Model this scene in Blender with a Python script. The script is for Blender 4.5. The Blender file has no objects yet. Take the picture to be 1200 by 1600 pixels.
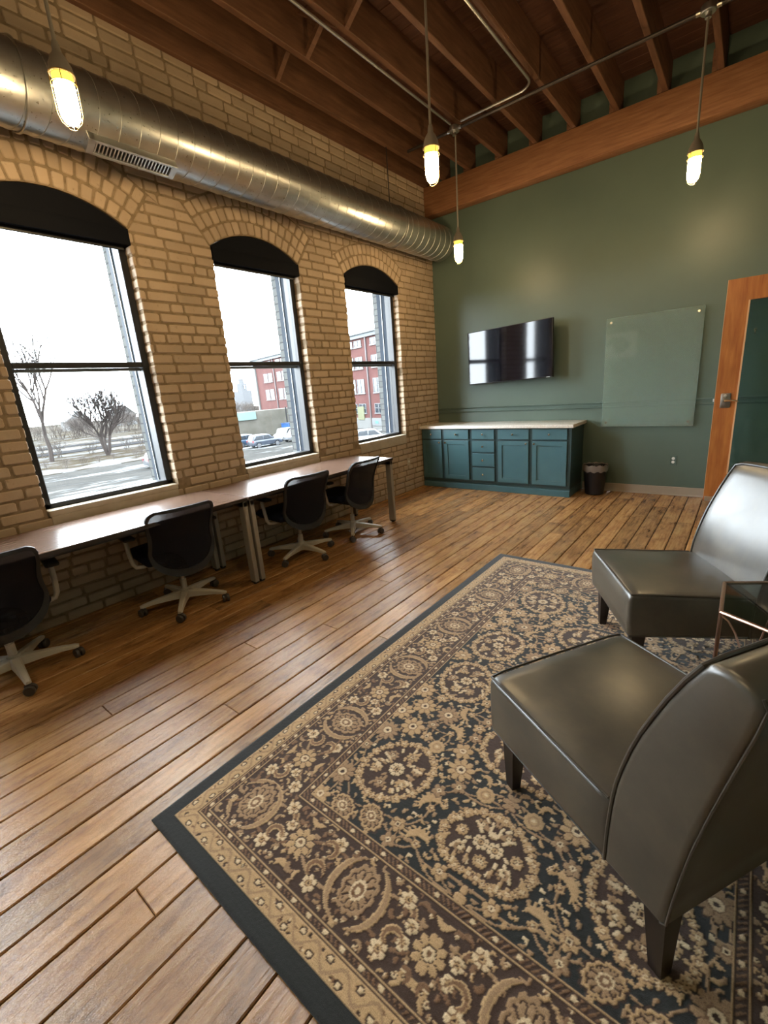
import bpy, bmesh, math, random
import numpy as np
from mathutils import Vector, Matrix
PI = math.pi
C = bpy.context.scene.collection
S = bpy.context.scene
rnd = random.Random(7)
# ------------------------------------------------------------------ camera, sky, exposure
H = 1.42
cam_d = bpy.data.cameras.new('camera'); cam = bpy.data.objects.new('camera', cam_d); C.objects.link(cam)
cam_d.sensor_fit = 'HORIZONTAL'; cam_d.sensor_width = 36.0; cam_d.lens = 696.16 * 36.0 / 1200.0
cam_d.clip_start = 0.02; cam_d.clip_end = 600
_pit, _yaw, _rol = [math.radians(v) for v in (-15.42008604, 39.29194384, -4.50243244)]
_f = Vector((-math.sin(_yaw) * math.cos(_pit), math.cos(_yaw) * math.cos(_pit), math.sin(_pit)))
_r = _f.cross(Vector((0, 0, 1))).normalized(); _u = _r.cross(_f)
_c, _s = math.cos(_rol), math.sin(_rol)
_R, _U = _r * _c + _u * _s, -_r * _s + _u * _c
cam.matrix_world = Matrix(((_R.x, _U.x, -_f.x, 0), (_R.y, _U.y, -_f.y, 0), (_R.z, _U.z, -_f.z, H), (0, 0, 0, 1)))
S.camera = cam
S.view_settings.view_transform = 'Standard'; S.view_settings.look = 'None'
S.view_settings.exposure = 1.05; S.view_settings.gamma = 1.0
S.view_settings.use_curve_mapping = False
SKY = 14.0
LAMP = 95.0
w = bpy.data.worlds.new('overcast_sky'); S.world = w; w.use_nodes = True
bg = w.node_tree.nodes['Background']
bg.inputs[0].default_value = (0.86, 0.93, 1.0, 1); bg.inputs[1].default_value = SKY

# ------------------------------------------------------------------ materials
def mat(name, col=(.5, .5, .5), rough=.5, metal=0., spec=.5, coat=0., build=None):
    m = bpy.data.materials.new(name); m.use_nodes = True
    nt = m.node_tree; b = nt.nodes['Principled BSDF']
    b.inputs['Base Color'].default_value = (*[v * CS[0] for v in col], 1); b.inputs['Roughness'].default_value = rough
    b.inputs['Metallic'].default_value = metal; b.inputs['Specular IOR Level'].default_value = spec
    b.inputs['Coat Weight'].default_value = coat
    if build: build(nt, b)
    return m
def N(nt, t, **k):
    n = nt.nodes.new(t)
    for a, v in k.items(): setattr(n, a, v)
    return n
def coords(nt, scale=(1, 1, 1), kind='Object'):
    tc = N(nt, 'ShaderNodeTexCoord'); mp = N(nt, 'ShaderNodeMapping')
    mp.inputs['Scale'].default_value = scale
    nt.links.new(tc.outputs[kind], mp.inputs[0]); return mp.outputs[0]
def noise(nt, vec, scale, detail=4, rough=.55):
    n = N(nt, 'ShaderNodeTexNoise'); n.inputs['Scale'].default_value = scale
    n.inputs['Detail'].default_value = detail; n.inputs['Roughness'].default_value = rough
    nt.links.new(vec, n.inputs['Vector']); return n.outputs['Fac']
CS = [1.0]
def ramp(nt, fac, stops):
    if CS[0] != 1: stops = [(p, c if c in ((1, 1, 1), (0, 0, 0), (.5, .5, .5)) else tuple(v * CS[0] for v in c)) for p, c in stops]
    r = N(nt, 'ShaderNodeValToRGB'); e = r.color_ramp.elements
    while len(e) < len(stops): e.new(.5)
    for i, (p, c) in enumerate(stops): e[i].position = p; e[i].color = (*c, 1)
    nt.links.new(fac, r.inputs[0]); return r.outputs[0]
def mix(nt, fac, a, b, mode='MIX'):
    n = N(nt, 'ShaderNodeMix', data_type='RGBA', blend_type=mode)
    for s, v in ((0, fac), (6, a), (7, b)):
        if hasattr(v, 'links'): nt.links.new(v, n.inputs[s])
        else: n.inputs[s].default_value = v if s == 0 else (*v, 1)
    return n.outputs[2]
def bump(nt, b, h, strength=.3, dist=.01):
    n = N(nt, 'ShaderNodeBump'); n.inputs['Strength'].default_value = strength; n.inputs['Distance'].default_value = dist
    nt.links.new(h, n.inputs['Height']); nt.links.new(n.outputs[0], b.inputs['Normal'])
def mrange(nt, v, a, b, c, d):
    n = N(nt, 'ShaderNodeMapRange')
    for i, x in enumerate((a, b, c, d)): n.inputs[i + 1].default_value = x
    nt.links.new(v, n.inputs[0]); return n.outputs[0]
def noisy(c1, c2, scale, sc=(1, 1, 1), bs=0., bd=.002, lo=.35, hi=.65, detail=5):
    def f(nt, b):
        v = coords(nt, sc); n = noise(nt, v, scale, detail)
        nt.links.new(ramp(nt, n, [(lo, c1), (hi, c2)]), b.inputs['Base Color'])
        if bs: bump(nt, b, n, bs, bd)
    return f

def b_brick(nt, b):
    v = coords(nt); g = N(nt, 'ShaderNodeNewGeometry')
    a = noise(nt, v, 2.2, 5); c = noise(nt, v, 34, 6, .6)
    base = ramp(nt, a, [(.3, (.41, .302, .210)), (.7, (.50, .378, .268))])
    isl = mrange(nt, g.outputs['Random Per Island'], 0, 1, .86, 1.08)
    m = N(nt, 'ShaderNodeVectorMath', operation='SCALE'); nt.links.new(base, m.inputs[0]); nt.links.new(isl, m.inputs['Scale'])
    sp = ramp(nt, c, [(.26, (.45, .42, .38)), (.36, (1, 1, 1))])
    nt.links.new(mix(nt, .6, m.outputs[0], sp, 'MULTIPLY'), b.inputs['Base Color'])
    bump(nt, b, c, .45, .004)
M_BRICK = mat('painted_brick', rough=.6, spec=.3, build=b_brick)
M_MORTAR = mat('painted_mortar', rough=.8, spec=.15, build=noisy((.20, .145, .088), (.30, .22, .14), 18, bs=.5, bd=.004))  # brick paint darkened: shading and dirt of the joints put into the colour
M_UPBRICK = M_BRICK
def b_extbrick(nt, b):
    v = coords(nt)
    br = N(nt, 'ShaderNodeTexBrick'); mp = N(nt, 'ShaderNodeCombineXYZ'); sp = N(nt, 'ShaderNodeSeparateXYZ')
    nt.links.new(v, sp.inputs[0]); nt.links.new(sp.outputs[0], mp.inputs[0]); nt.links.new(sp.outputs[2], mp.inputs[1])
    nt.links.new(mp.outputs[0], br.inputs['Vector'])
    br.inputs['Scale'].default_value = 1; br.inputs['Brick Width'].default_value = .21; br.inputs['Row Height'].default_value = .076
    br.inputs['Mortar Size'].default_value = .006
    br.inputs['Color1'].default_value = (.075, .076, .074, 1); br.inputs['Color2'].default_value = (.095, .096, .092, 1); br.inputs['Mortar'].default_value = (.045, .045, .045, 1)
    nt.links.new(br.outputs[0], b.inputs['Base Color'])
M_EXTBRICK = mat('weathered_exterior_brick', rough=.9, spec=0, build=b_extbrick)
M_GREEN = mat('dark_green_paint', rough=.42, spec=.4, build=noisy((.100, .140, .114), (.116, .160, .130), 1.3, bs=0))
M_GREENTRIM = mat('green_trim_paint', (.082, .126, .108), .4)
M_TEAL = mat('teal_cabinet_paint', rough=.38, spec=.5, build=noisy((.052, .125, .145), (.060, .138, .158), 3))
M_TEALSHADE = mat('shaded_teal_cabinet_paint', (.028, .062, .070), .4)  # darker copy of the teal, with the shade on the cabinet sides painted in
def b_counter(nt, b):
    v = coords(nt); n = noise(nt, v, 60, 6, .7)
    nt.links.new(ramp(nt, n, [(.3, (.62, .58, .52)), (.6, (.85, .82, .76))]), b.inputs['Base Color'])
M_COUNTER = mat('pale_speckled_laminate', rough=.25, build=b_counter)
def b_floor(nt, b):
    g = N(nt, 'ShaderNodeNewGeometry'); r = g.outputs['Random Per Island']
    tc = N(nt, 'ShaderNodeTexCoord'); off = N(nt, 'ShaderNodeVectorMath', operation='ADD')
    cmb = N(nt, 'ShaderNodeCombineXYZ'); mu = N(nt, 'ShaderNodeMath', operation='MULTIPLY'); mu.inputs[1].default_value = 37.
    nt.links.new(r, mu.inputs[0]); nt.links.new(mu.outputs[0], cmb.inputs[1]); nt.links.new(mu.outputs[0], cmb.inputs[0])
    nt.links.new(tc.outputs['Object'], off.inputs[0]); nt.links.new(cmb.outputs[0], off.inputs[1])
    def mp(sc):
        m = N(nt, 'ShaderNodeMapping'); m.inputs['Scale'].default_value = sc; nt.links.new(off.outputs[0], m.inputs[0]); return m.outputs[0]
    grain = noise(nt, mp((26, 1.6, 1)), 2.0, 8, .65)
    blot = noise(nt, mp((3.2, 1.0, 1)), 1.6, 6, .6)
    wear = noise(nt, mp((5, 2.2, 1)), 2.4, 9, .72)
    c1 = ramp(nt, grain, [(.32, (.075, .028, .010)), (.47, (.29, .140, .052)), (.68, (.50, .285, .125))])
    c2 = ramp(nt, blot, [(.3, (.25, .108, .034)), (.5, (.47, .235, .080)), (.72, (.62, .37, .155))])
    c = mix(nt, .45, c1, c2)
    isl = mrange(nt, r, 0, 1, .72, 1.22)
    m = N(nt, 'ShaderNodeVectorMath', operation='SCALE'); nt.links.new(c, m.inputs[0]); nt.links.new(isl, m.inputs['Scale'])
    dirt = ramp(nt, wear, [(.32, (.30, .24, .20)), (.50, (1, 1, 1)), (.70, (1.0, 1.0, 1.0)), (.78, (.75, .66, .58))])
    nt.links.new(mix(nt, .7, m.outputs[0], dirt, 'MULTIPLY'), b.inputs['Base Color'])
    nt.links.new(mrange(nt, wear, .3, .7, .262, .185), b.inputs['Roughness'])
    ad = N(nt, 'ShaderNodeMath', operation='ADD'); nt.links.new(grain, ad.inputs[0]); nt.links.new(wear, ad.inputs[1])
    bump(nt, b, ad.outputs[0], .5, .009)
M_FLOOR = mat('worn_varnished_plank', spec=.6, build=b_floor)
M_GAP = mat('dark_floor_gap', (.012, .008, .006), .9, spec=.1)
def wood(name, c1, c2, sc, rough=.5, scale=3., spec=.4, bs=.2):
    def f(nt, b):
        g = N(nt, 'ShaderNodeNewGeometry')
        v = coords(nt, sc); n = noise(nt, v, scale, 8, .6); n2 = noise(nt, coords(nt), 2.5, 3)
        c = ramp(nt, n, [(.3, c1), (.7, c2)])
        nt.links.new(mix(nt, .5, c, ramp(nt, n2, [(.3, (.6, .55, .5)), (.6, (1, 1, 1))]), 'MULTIPLY'), b.inputs['Base Color'])
        if bs: bump(nt, b, n, bs, .004)
    return mat(name, rough=rough, spec=spec, build=f)
M_JOIST = wood('old_pine_joist', (.115, .050, .025), (.215, .100, .050), (12, 1.2, 12), .7)
M_DECK = wood('dark_ceiling_deck', (.075, .028, .016), (.13, .052, .028), (1.2, 10, 5), .8)
def b_beam(nt, b):
    n = noise(nt, coords(nt, (1.3, 14, 16)), 3, 8, .6); k = noise(nt, coords(nt, (1.4, 3, 3)), 3.1, 4, .7)
    c = ramp(nt, n, [(.3, (.21, .085, .034)), (.7, (.36, .165, .072))])
    sc = ramp(nt, k, [(.70, (0, 0, 0)), (.76, (1, 1, 1))])
    nt.links.new(mix(nt, sc, c, (.55, .40, .26)), b.inputs['Base Color']); bump(nt, b, n, .3, .005)
M_BEAM = mat('rough_sawn_beam', rough=.7, build=b_beam)
M_DOOR = wood('orange_oak_door', (.30, .085, .016), (.46, .17, .04), (9, 9, .9), .35, 3.2, .5, .05)
M_DOOREDGE = mat('pale_door_edge', (.62, .36, .20), .4)
M_DESK = wood('brown_laminate', (.155, .092, .066), (.215, .135, .098), (20, 1.2, 1), .27, 3., .6, 0)
M_DARKEDGE = mat('dark_edge_band', (.03, .022, .018), .5)
M_DARKWOOD = mat('espresso_leg', (.012, .008, .007), .35)
M_BLACK = mat('black_metal', (.012, .012, .014), .45)
M_BLACKFAB = mat('black_blind_fabric', (.0045, .005, .008), .7, spec=.1)
M_ALU = mat('grey_blue_aluminium', (.020, .026, .036), .6, .0, .1)
M_TRACK = mat('pale_window_track', (.22, .24, .25), .4)
M_SILL = mat('cream_sill_paint', rough=.5, build=noisy((.40, .33, .24), (.50, .43, .33), 6, bs=.1))
def b_duct(nt, b):
    v = coords(nt, (1, .6, 1)); n = noise(nt, v, 9, 5); v2 = coords(nt, (1, 1, 1)); f = noise(nt, v2, 60, 3)
    nt.links.new(ramp(nt, n, [(.3, (.42, .42, .41)), (.7, (.56, .56, .54))]), b.inputs['Base Color'])
    nt.links.new(mrange(nt, f, .3, .7, .27, .37), b.inputs['Roughness'])
M_DUCT = mat('galvanised_duct', metal=.95, build=b_duct)
M_STEEL = mat('brushed_steel', (.62, .6, .57), .28, 1.)
M_NICKEL = mat('satin_nickel', (.72, .68, .6), .22, 1.)
M_CONDUIT = mat('galvanised_conduit', (.5, .48, .46), .35, .9)
M_DARKPIPE = mat('dark_iron_pipe', (.09, .075, .07), .4, .7)
M_CAST = mat('grey_cast_aluminium', (.42, .38, .32), .45, .6)
M_CAGE = mat('brass_wire', (.22, .15, .06), .35, .9)
def emis(name, col, s):
    m = bpy.data.materials.new(name); m.use_nodes = True; nt = m.node_tree; nt.nodes.clear()
    e = N(nt, 'ShaderNodeEmission'); o = N(nt, 'ShaderNodeOutputMaterial')
    e.inputs[0].default_value = (*col, 1); e.inputs[1].default_value = s; nt.links.new(e.outputs[0], o.inputs[0]); return m
M_JAR = emis('lit_frosted_jar', (1.0, .72, .37), LAMP)
M_AMBER = emis('lit_amber_neck', (1.0, .62, .07), 1.3)
def glassy(name, tint, refl, tr=1.0):
    m = bpy.data.materials.new(name); m.use_nodes = True; nt = m.node_tree; nt.nodes.clear()
    t = N(nt, 'ShaderNodeBsdfTransparent'); t.inputs[0].default_value = (*tint, 1)
    g = N(nt, 'ShaderNodeBsdfGlossy'); g.inputs['Roughness'].default_value = .02
    f = N(nt, 'ShaderNodeFresnel'); f.inputs[0].default_value = refl
    x = N(nt, 'ShaderNodeMixShader'); o = N(nt, 'ShaderNodeOutputMaterial')
    gm = N(nt, 'ShaderNodeNewGeometry'); mm = N(nt, 'ShaderNodeMath', operation='SUBTRACT'); mm.use_clamp = True
    nt.links.new(f.outputs[0], mm.inputs[0]); nt.links.new(gm.outputs['Backfacing'], mm.inputs[1])
    nt.links.new(mm.outputs[0], x.inputs[0]); nt.links.new(t.outputs[0], x.inputs[1]); nt.links.new(g.outputs[0], x.inputs[2]); nt.links.new(x.outputs[0], o.inputs[0])
    return m
M_GLASS = glassy('window_glass', (.97, .985, .98), 1.25)
M_DOORGLASS = glassy('door_glass', (.80, .90, .87), 1.5)
M_TABLEGLASS = glassy('smoked_table_glass', (.45, .50, .47), 1.5)
def b_board():
    m = bpy.data.materials.new('frosted_glass_board'); m.use_nodes = True; nt = m.node_tree; nt.nodes.clear()
    t = N(nt, 'ShaderNodeBsdfTransparent'); t.inputs[0].default_value = (.80, .88, .85, 1)
    d = N(nt, 'ShaderNodeBsdfDiffuse'); d.inputs[0].default_value = (.36, .45, .38, 1)
    g = N(nt, 'ShaderNodeBsdfGlossy'); g.inputs['Roughness'].default_value = .03
    f = N(nt, 'ShaderNodeFresnel'); f.inputs[0].default_value = 1.5
    x = N(nt, 'ShaderNodeMixShader'); x.inputs[0].default_value = .32; y = N(nt, 'ShaderNodeMixShader'); o = N(nt, 'ShaderNodeOutputMaterial')
    nt.links.new(t.outputs[0], x.inputs[1]); nt.links.new(d.outputs[0], x.inputs[2])
    gm = N(nt, 'ShaderNodeNewGeometry'); mm = N(nt, 'ShaderNodeMath', operation='SUBTRACT'); mm.use_clamp = True
    nt.links.new(f.outputs[0], mm.inputs[0]); nt.links.new(gm.outputs['Backfacing'], mm.inputs[1])
    nt.links.new(mm.outputs[0], y.inputs[0]); nt.links.new(x.outputs[0], y.inputs[1]); nt.links.new(g.outputs[0], y.inputs[2]); nt.links.new(y.outputs[0], o.inputs[0])
    return m
M_BOARD = b_board()
def b_leather(nt, b):
    v = coords(nt); a = noise(nt, v, 5, 6, .6); c = noise(nt, v, 160, 3)
    nt.links.new(ramp(nt, a, [(.30, (.034, .030, .023)), (.50, (.058, .049, .036)), (.70, (.092, .074, .050))]), b.inputs['Base Color'])
    nt.links.new(mrange(nt, a, .3, .7, .285, .37), b.inputs['Roughness'])
    n2 = N(nt, 'ShaderNodeBump'); n2.inputs['Strength'].default_value = .12; n2.inputs['Distance'].default_value = .001
    nt.links.new(c, n2.inputs['Height']); nt.links.new(n2.outputs[0], b.inputs['Normal'])
M_LEATHER = mat('glossy_grey_brown_leather', spec=1., build=b_leather)
M_PIPING = mat('leather_piping', (.05, .043, .034), .3, spec=.7)
M_MESHFRAME = mat('dark_chair_frame', (.016, .018, .023), .5)
def b_mesh():
    m = bpy.data.materials.new('black_chair_mesh'); m.use_nodes = True; nt = m.node_tree; b = nt.nodes['Principled BSDF']
    b.inputs['Base Color'].default_value = (.006, .007, .014, 1); b.inputs['Roughness'].default_value = .7; b.inputs['Specular IOR Level'].default_value = .2
    t = N(nt, 'ShaderNodeBsdfTransparent'); x = N(nt, 'ShaderNodeMixShader'); x.inputs[0].default_value = .06
    nt.links.new(b.outputs[0], x.inputs[1]); nt.links.new(t.outputs[0], x.inputs[2]); nt.links.new(x.outputs[0], nt.nodes['Material Output'].inputs[0]); return m
M_MESH = b_mesh()
M_NAVY = mat('navy_seat_fabric', (.008, .011, .030), .85, spec=.2)
M_ARM = mat('light_grey_plastic', (.50, .46, .40), .4)
M_CASTER = mat('dark_caster', (.06, .052, .05), .45)
M_DESKLEG = mat('silver_painted_leg', (.34, .31, .27), .4, .3)
M_COPPER = mat('rose_gold_frame', (.55, .33, .24), .3, 1.)
M_SCREEN = mat('glossy_black_screen', (.006, .006, .010), .07, spec=.5)
M_BIN = mat('black_bin_plastic', (.008, .008, .012), .45)
M_LINER = mat('translucent_liner', (.20, .17, .15), .35)
M_WHITEPL = mat('white_plastic', (.75, .74, .70), .4)
M_BASEB = mat('beige_vinyl_base', (.36, .29, .22), .55)
M_DRYWALL = mat('dark_green_matte', (.10, .13, .105), .7)

# ------------------------------------------------------------------ mesh builder
class MB:
    def __init__(s): s.v = []; s.f = []; s.mi = []
    def add(s, vs, fs, m=0):
        o = len(s.v); s.v += [tuple(p) for p in vs]; s.f += [tuple(i + o for i in f) for f in fs]; s.mi += [m] * len(fs); return s
    def box(s, x0, x1, y0, y1, z0, z1, m=0, T=None):
        vs = [(x, y, z) for z in (z0, z1) for y in (y0, y1) for x in (x0, x1)]
        if T: vs = [T @ Vector(p) for p in vs]
        return s.add(vs, [(0, 2, 3, 1), (4, 5, 7, 6), (0, 1, 5, 4), (2, 6, 7, 3), (0, 4, 6, 2), (1, 3, 7, 5)], m)
    def bbox(s, x0, x1, y0, y1, z0, z1, r=.004, m=0, T=None, seg=2):
        bm = bmesh.new(); bmesh.ops.create_cube(bm, size=1)
        for v in bm.verts: v.co = Vector(((x0 + x1) / 2 + v.co.x * (x1 - x0), (y0 + y1) / 2 + v.co.y * (y1 - y0), (z0 + z1) / 2 + v.co.z * (z1 - z0)))
        bmesh.ops.bevel(bm, geom=bm.edges[:], offset=r, segments=seg, affect='EDGES', profile=.5)
        vs = [(T @ v.co if T else v.co.copy()) for v in bm.verts]; bm.verts.index_update()
        s.add(vs, [[v.index for v in f.verts] for f in bm.faces], m); bm.free(); return s
    def tube(s, pts, r, n=10, closed=False, m=0, cap=True):
        pts = [Vector(p) for p in pts]; L = len(pts); rr = r if hasattr(r, '__len__') else [r] * L
        up = None; rings = []
        for i, p in enumerate(pts):
            a = pts[i - 1] if (i > 0 or closed) else p; b = pts[(i + 1) % L] if (i < L - 1 or closed) else p
            t = (b - a).normalized()
            if up is None: up = Vector((0, 0, 1)) if abs(t.z) < .9 else Vector((1, 0, 0))
            x = t.cross(up)
            if x.length < 1e-4: x = t.cross(Vector((1, .3, 0)))
            x.normalize(); y = x.cross(t).normalized(); up = y
            rings.append([p + x * math.cos(2 * PI * k / n) * rr[i] + y * math.sin(2 * PI * k / n) * rr[i] for k in range(n)])
        vs = [q for ring in rings for q in ring]; fs = []
        for i in range(L if closed else L - 1):
            j = (i + 1) % L
            for k in range(n): fs.append((i * n + k, j * n + k, j * n + (k + 1) % n, i * n + (k + 1) % n))
        if cap and not closed: fs += [tuple(range(n))[::-1], tuple((L - 1) * n + k for k in range(n))]
        return s.add(vs, [f[::-1] for f in fs], m)
    def lathe(s, prof, n=24, c=(0, 0, 0), m=0, ax='z'):
        vs = []; fs = []
        for (r, z) in prof:
            for k in range(n):
                a = 2 * PI * k / n; x, y = r * math.cos(a), r * math.sin(a)
                p = (x, y, z) if ax == 'z' else ((z, x, y) if ax == 'x' else (y, z, x))
                vs.append((p[0] + c[0], p[1] + c[1], p[2] + c[2]))
        for i in range(len(prof) - 1):
            for k in range(n): fs.append((i * n + k, i * n + (k + 1) % n, (i + 1) * n + (k + 1) % n, (i + 1) * n + k))
        if prof[0][0] > 1e-6: fs.append(tuple(range(n))[::-1])
        if prof[-1][0] > 1e-6: fs.append(tuple((len(prof) - 1) * n + k for k in range(n)))
        return s.add(vs, fs, m)
    def prism(s, poly, a0, a1, ax='y', m=0, T=None):
        n = len(poly); vs = []
        for a in (a0, a1):
            for (p, q) in poly: vs.append({'y': (p, a, q), 'x': (a, p, q), 'z': (p, q, a)}[ax])
        if T: vs = [T @ Vector(p) for p in vs]
        fs = [tuple(range(n)), tuple(range(2 * n - 1, n - 1, -1))] + [(i, i + n, (i + 1) % n + n, (i + 1) % n) for i in range(n)]
        return s.add(vs, fs, m)
    def taper(s, c0, h0, c1, h1, m=0):     # square section from c0 (half sizes h0) to c1
        vs = [(c[0] + sx * h[0], c[1] + sy * h[1], c[2]) for c, h in ((c0, h0), (c1, h1)) for sx, sy in ((-1, -1), (1, -1), (1, 1), (-1, 1))]
        return s.add(vs, [(3, 2, 1, 0), (4, 5, 6, 7)] + [(i, (i + 1) % 4, (i + 1) % 4 + 4, i + 4) for i in range(4)], m)
    def rprism(s, prof, w0, w1, r=.02, seg=3, nw=8, fn=None, m=0):
        # prism of an x-z profile across y with rounded rims; fn(x,y,z) may displace
        P = [Vector(p) for p in prof]; n = len(P)
        area = sum(P[i].x * P[(i + 1) % n].y - P[(i + 1) % n].x * P[i].y for i in range(n))
        if area < 0: P.reverse()
        nrm = []
        for i in range(n):
            a = (P[i] - P[i - 1]).normalized(); b = (P[(i + 1) % n] - P[i]).normalized(); t = (a + b)
            t = t.normalized() if t.length > 1e-5 else a; k = max(.5, t.dot(a)); nrm.append(Vector((-t.y, t.x)) / k)
        rings = []
        for j in range(seg + 1):
            a = PI / 2 * j / seg; rings.append((w0 + r * (1 - math.sin(a)), r * (1 - math.cos(a))))
        rings = [(w0 + r * (1 - math.sin(PI / 2 * (1 - j / seg))), r * (1 - math.cos(PI / 2 * (1 - j / seg)))) for j in range(seg + 1)]
        mid = [(w0 + r + (w1 - w0 - 2 * r) * j / nw, 0) for j in range(1, nw)]
        end = [(w1 + w0 - a, b) for a, b in rings[::-1]]
        allr = rings + mid + end; vs = []
        for (y, ins) in allr:
            for i in range(n):
                q = P[i] + nrm[i] * ins; p = (q.x, y, q.y)
                vs.append(fn(*p) if fn else p)
        fs = []; L = len(allr)
        for i in range(L - 1):
            for k in range(n): fs.append((i * n + k, i * n + (k + 1) % n, (i + 1) * n + (k + 1) % n, (i + 1) * n + k))
        fs += [tuple(range(n)), tuple((L - 1) * n + k for k in range(n))[::-1]]
        return s.add(vs, [f[::-1] for f in fs], m)
    def build(s, name, m, parent=None, smooth=False, world=False, angle=35):
        me = bpy.data.meshes.new(name)
        vs = s.v
        if world and parent:
            l = parent.location.copy(); pp = parent.parent
            while pp: l = l + pp.location; pp = pp.parent
            vs = [(p[0] - l.x, p[1] - l.y, p[2] - l.z) for p in vs]
        me.from_pydata(vs, [], s.f)
        for mm in (m if isinstance(m, (list, tuple)) else [m]): me.materials.append(mm)
        me.polygons.foreach_set('material_index', s.mi)
        bm = bmesh.new(); bm.from_mesh(me); bmesh.ops.recalc_face_normals(bm, faces=bm.faces[:])
        if smooth:
            ca = math.radians(angle)
            for f in bm.faces: f.smooth = True
            for e in bm.edges:
                if len(e.link_faces) == 2 and e.calc_face_angle(0) > ca: e.smooth = False
        bm.to_mesh(me); bm.free()
        o = bpy.data.objects.new(name, me); C.objects.link(o)
        if parent: o.parent = parent
        return o
def tag(o, label=None, cat=None, group=None, kind=None):
    if label: o['label'] = label
    if cat: o['category'] = cat
    if group: o['group'] = group
    if kind: o['kind'] = kind
    return o
def thing(name, label, cat, loc=(0, 0, 0), rz=0, group=None):
    o = bpy.data.objects.new(name, None); C.objects.link(o); o.empty_display_size = .1
    o.location = loc; o.rotation_euler = (0, 0, rz); return tag(o, label, cat, group)
def struct(o): o['kind'] = 'structure'; return o
def copy_tree(o, parent=None):
    c = o.copy(); C.objects.link(c); c.parent = parent
    for ch in [x for x in o.children]: copy_tree(ch, c)
    return c

# ------------------------------------------------------------------ room shell
WX, GY = -3.6, 5.88          # left wall face, green wall face
RX, BY = 0.74, -1.7          # right wall, back wall
ZT = 3.93
OPEN = [(-2.42, -1.49), (-.80, .12), (.845, 1.757), (2.425, 3.362), (4.04, 5.015)]
SILL, SPR, APX = .80, 2.665, 2.81
def arcpts(y0, y1, n=14, dr=0.):
    c = (y0 + y1) / 2; hw = (y1 - y0) / 2; h = APX - SPR
    Rr = (hw * hw + h * h) / (2 * h); zc = APX - Rr; a0 = math.asin(hw / Rr); Rr += dr
    return [(c + Rr * math.sin(-a0 + 2 * a0 * i / n), zc + Rr * math.cos(-a0 + 2 * a0 * i / n)) for i in range(n + 1)], (c, zc, Rr, a0)
def clip(poly, px, pz, nx, nz):
    out = []
    for i in range(len(poly)):
        a, b = poly[i], poly[(i + 1) % len(poly)]
        da = (a[0] - px) * nx + (a[1] - pz) * nz; db = (b[0] - px) * nx + (b[1] - pz) * nz
        if da >= 0: out.append(a)
        if (da >= 0) != (db >= 0):
            t = da / (da - db); out.append((a[0] + (b[0] - a[0]) * t, a[1] + (b[1] - a[1]) * t))
    return out
def brick(mb, poly, x=WX, depth=.115):
    n = len(poly)
    if n < 3: return
    cy = sum(p[0] for p in poly) / n; cz = sum(p[1] for p in poly) / n
    A = sum(poly[i][0] * poly[(i + 1) % n][1] - poly[(i + 1) % n][0] * poly[i][1] for i in range(n))
    if abs(A) < .0016: return
    if A < 0: poly = poly[::-1]
    # insert rounded corners: split each corner into two points
    q = []
    for i in range(n):
        p = Vector(poly[i]); a = Vector(poly[i - 1]); b = Vector(poly[(i + 1) % n]); c = rnd.uniform(.006, .013)
        q.append(p + (a - p).normalized() * min(c, (a - p).length * .4)); q.append(p + (b - p).normalized() * min(c, (b - p).length * .4))
    m = len(q); o = rnd.uniform(-.0025, .003); rings = []
    for ins, dx in ((0, -depth), (0, -.011), (.0022, -.004), (.0075, 0)):
        ring = []
        for i in range(m):
            t = (q[(i + 1) % m] - q[i - 1]).normalized(); nn = Vector((-t.y, t.x)); p = q[i] + nn * ins
            ring.append((x + dx + o, p.x, p.y))
        rings.append(ring)
    tilt = rnd.uniform(-.012, .012), rnd.uniform(-.012, .012)
    rings[-1] = [(p[0] + (p[1] - cy) * tilt[0] + (p[2] - cz) * tilt[1], p[1], p[2]) for p in rings[-1]]
    vs = [p for r in rings for p in r]; fs = []
    for i in range(3):
        for k in range(m): fs.append((i * m + k, i * m + (k + 1) % m, (i + 1) * m + (k + 1) % m, (i + 1) * m + k))
    fs.append(tuple(3 * m + k for k in range(m)))
    mb.add(vs, fs, 0)
wl = MB()
CH, BL, JT = .0755, .228, .012
RW = .108                      # height of one ring of arch bricks
rings_n = 3
row = 0; z = 0.004
info = [arcpts(a, b)[1] for a, b in OPEN]
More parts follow.
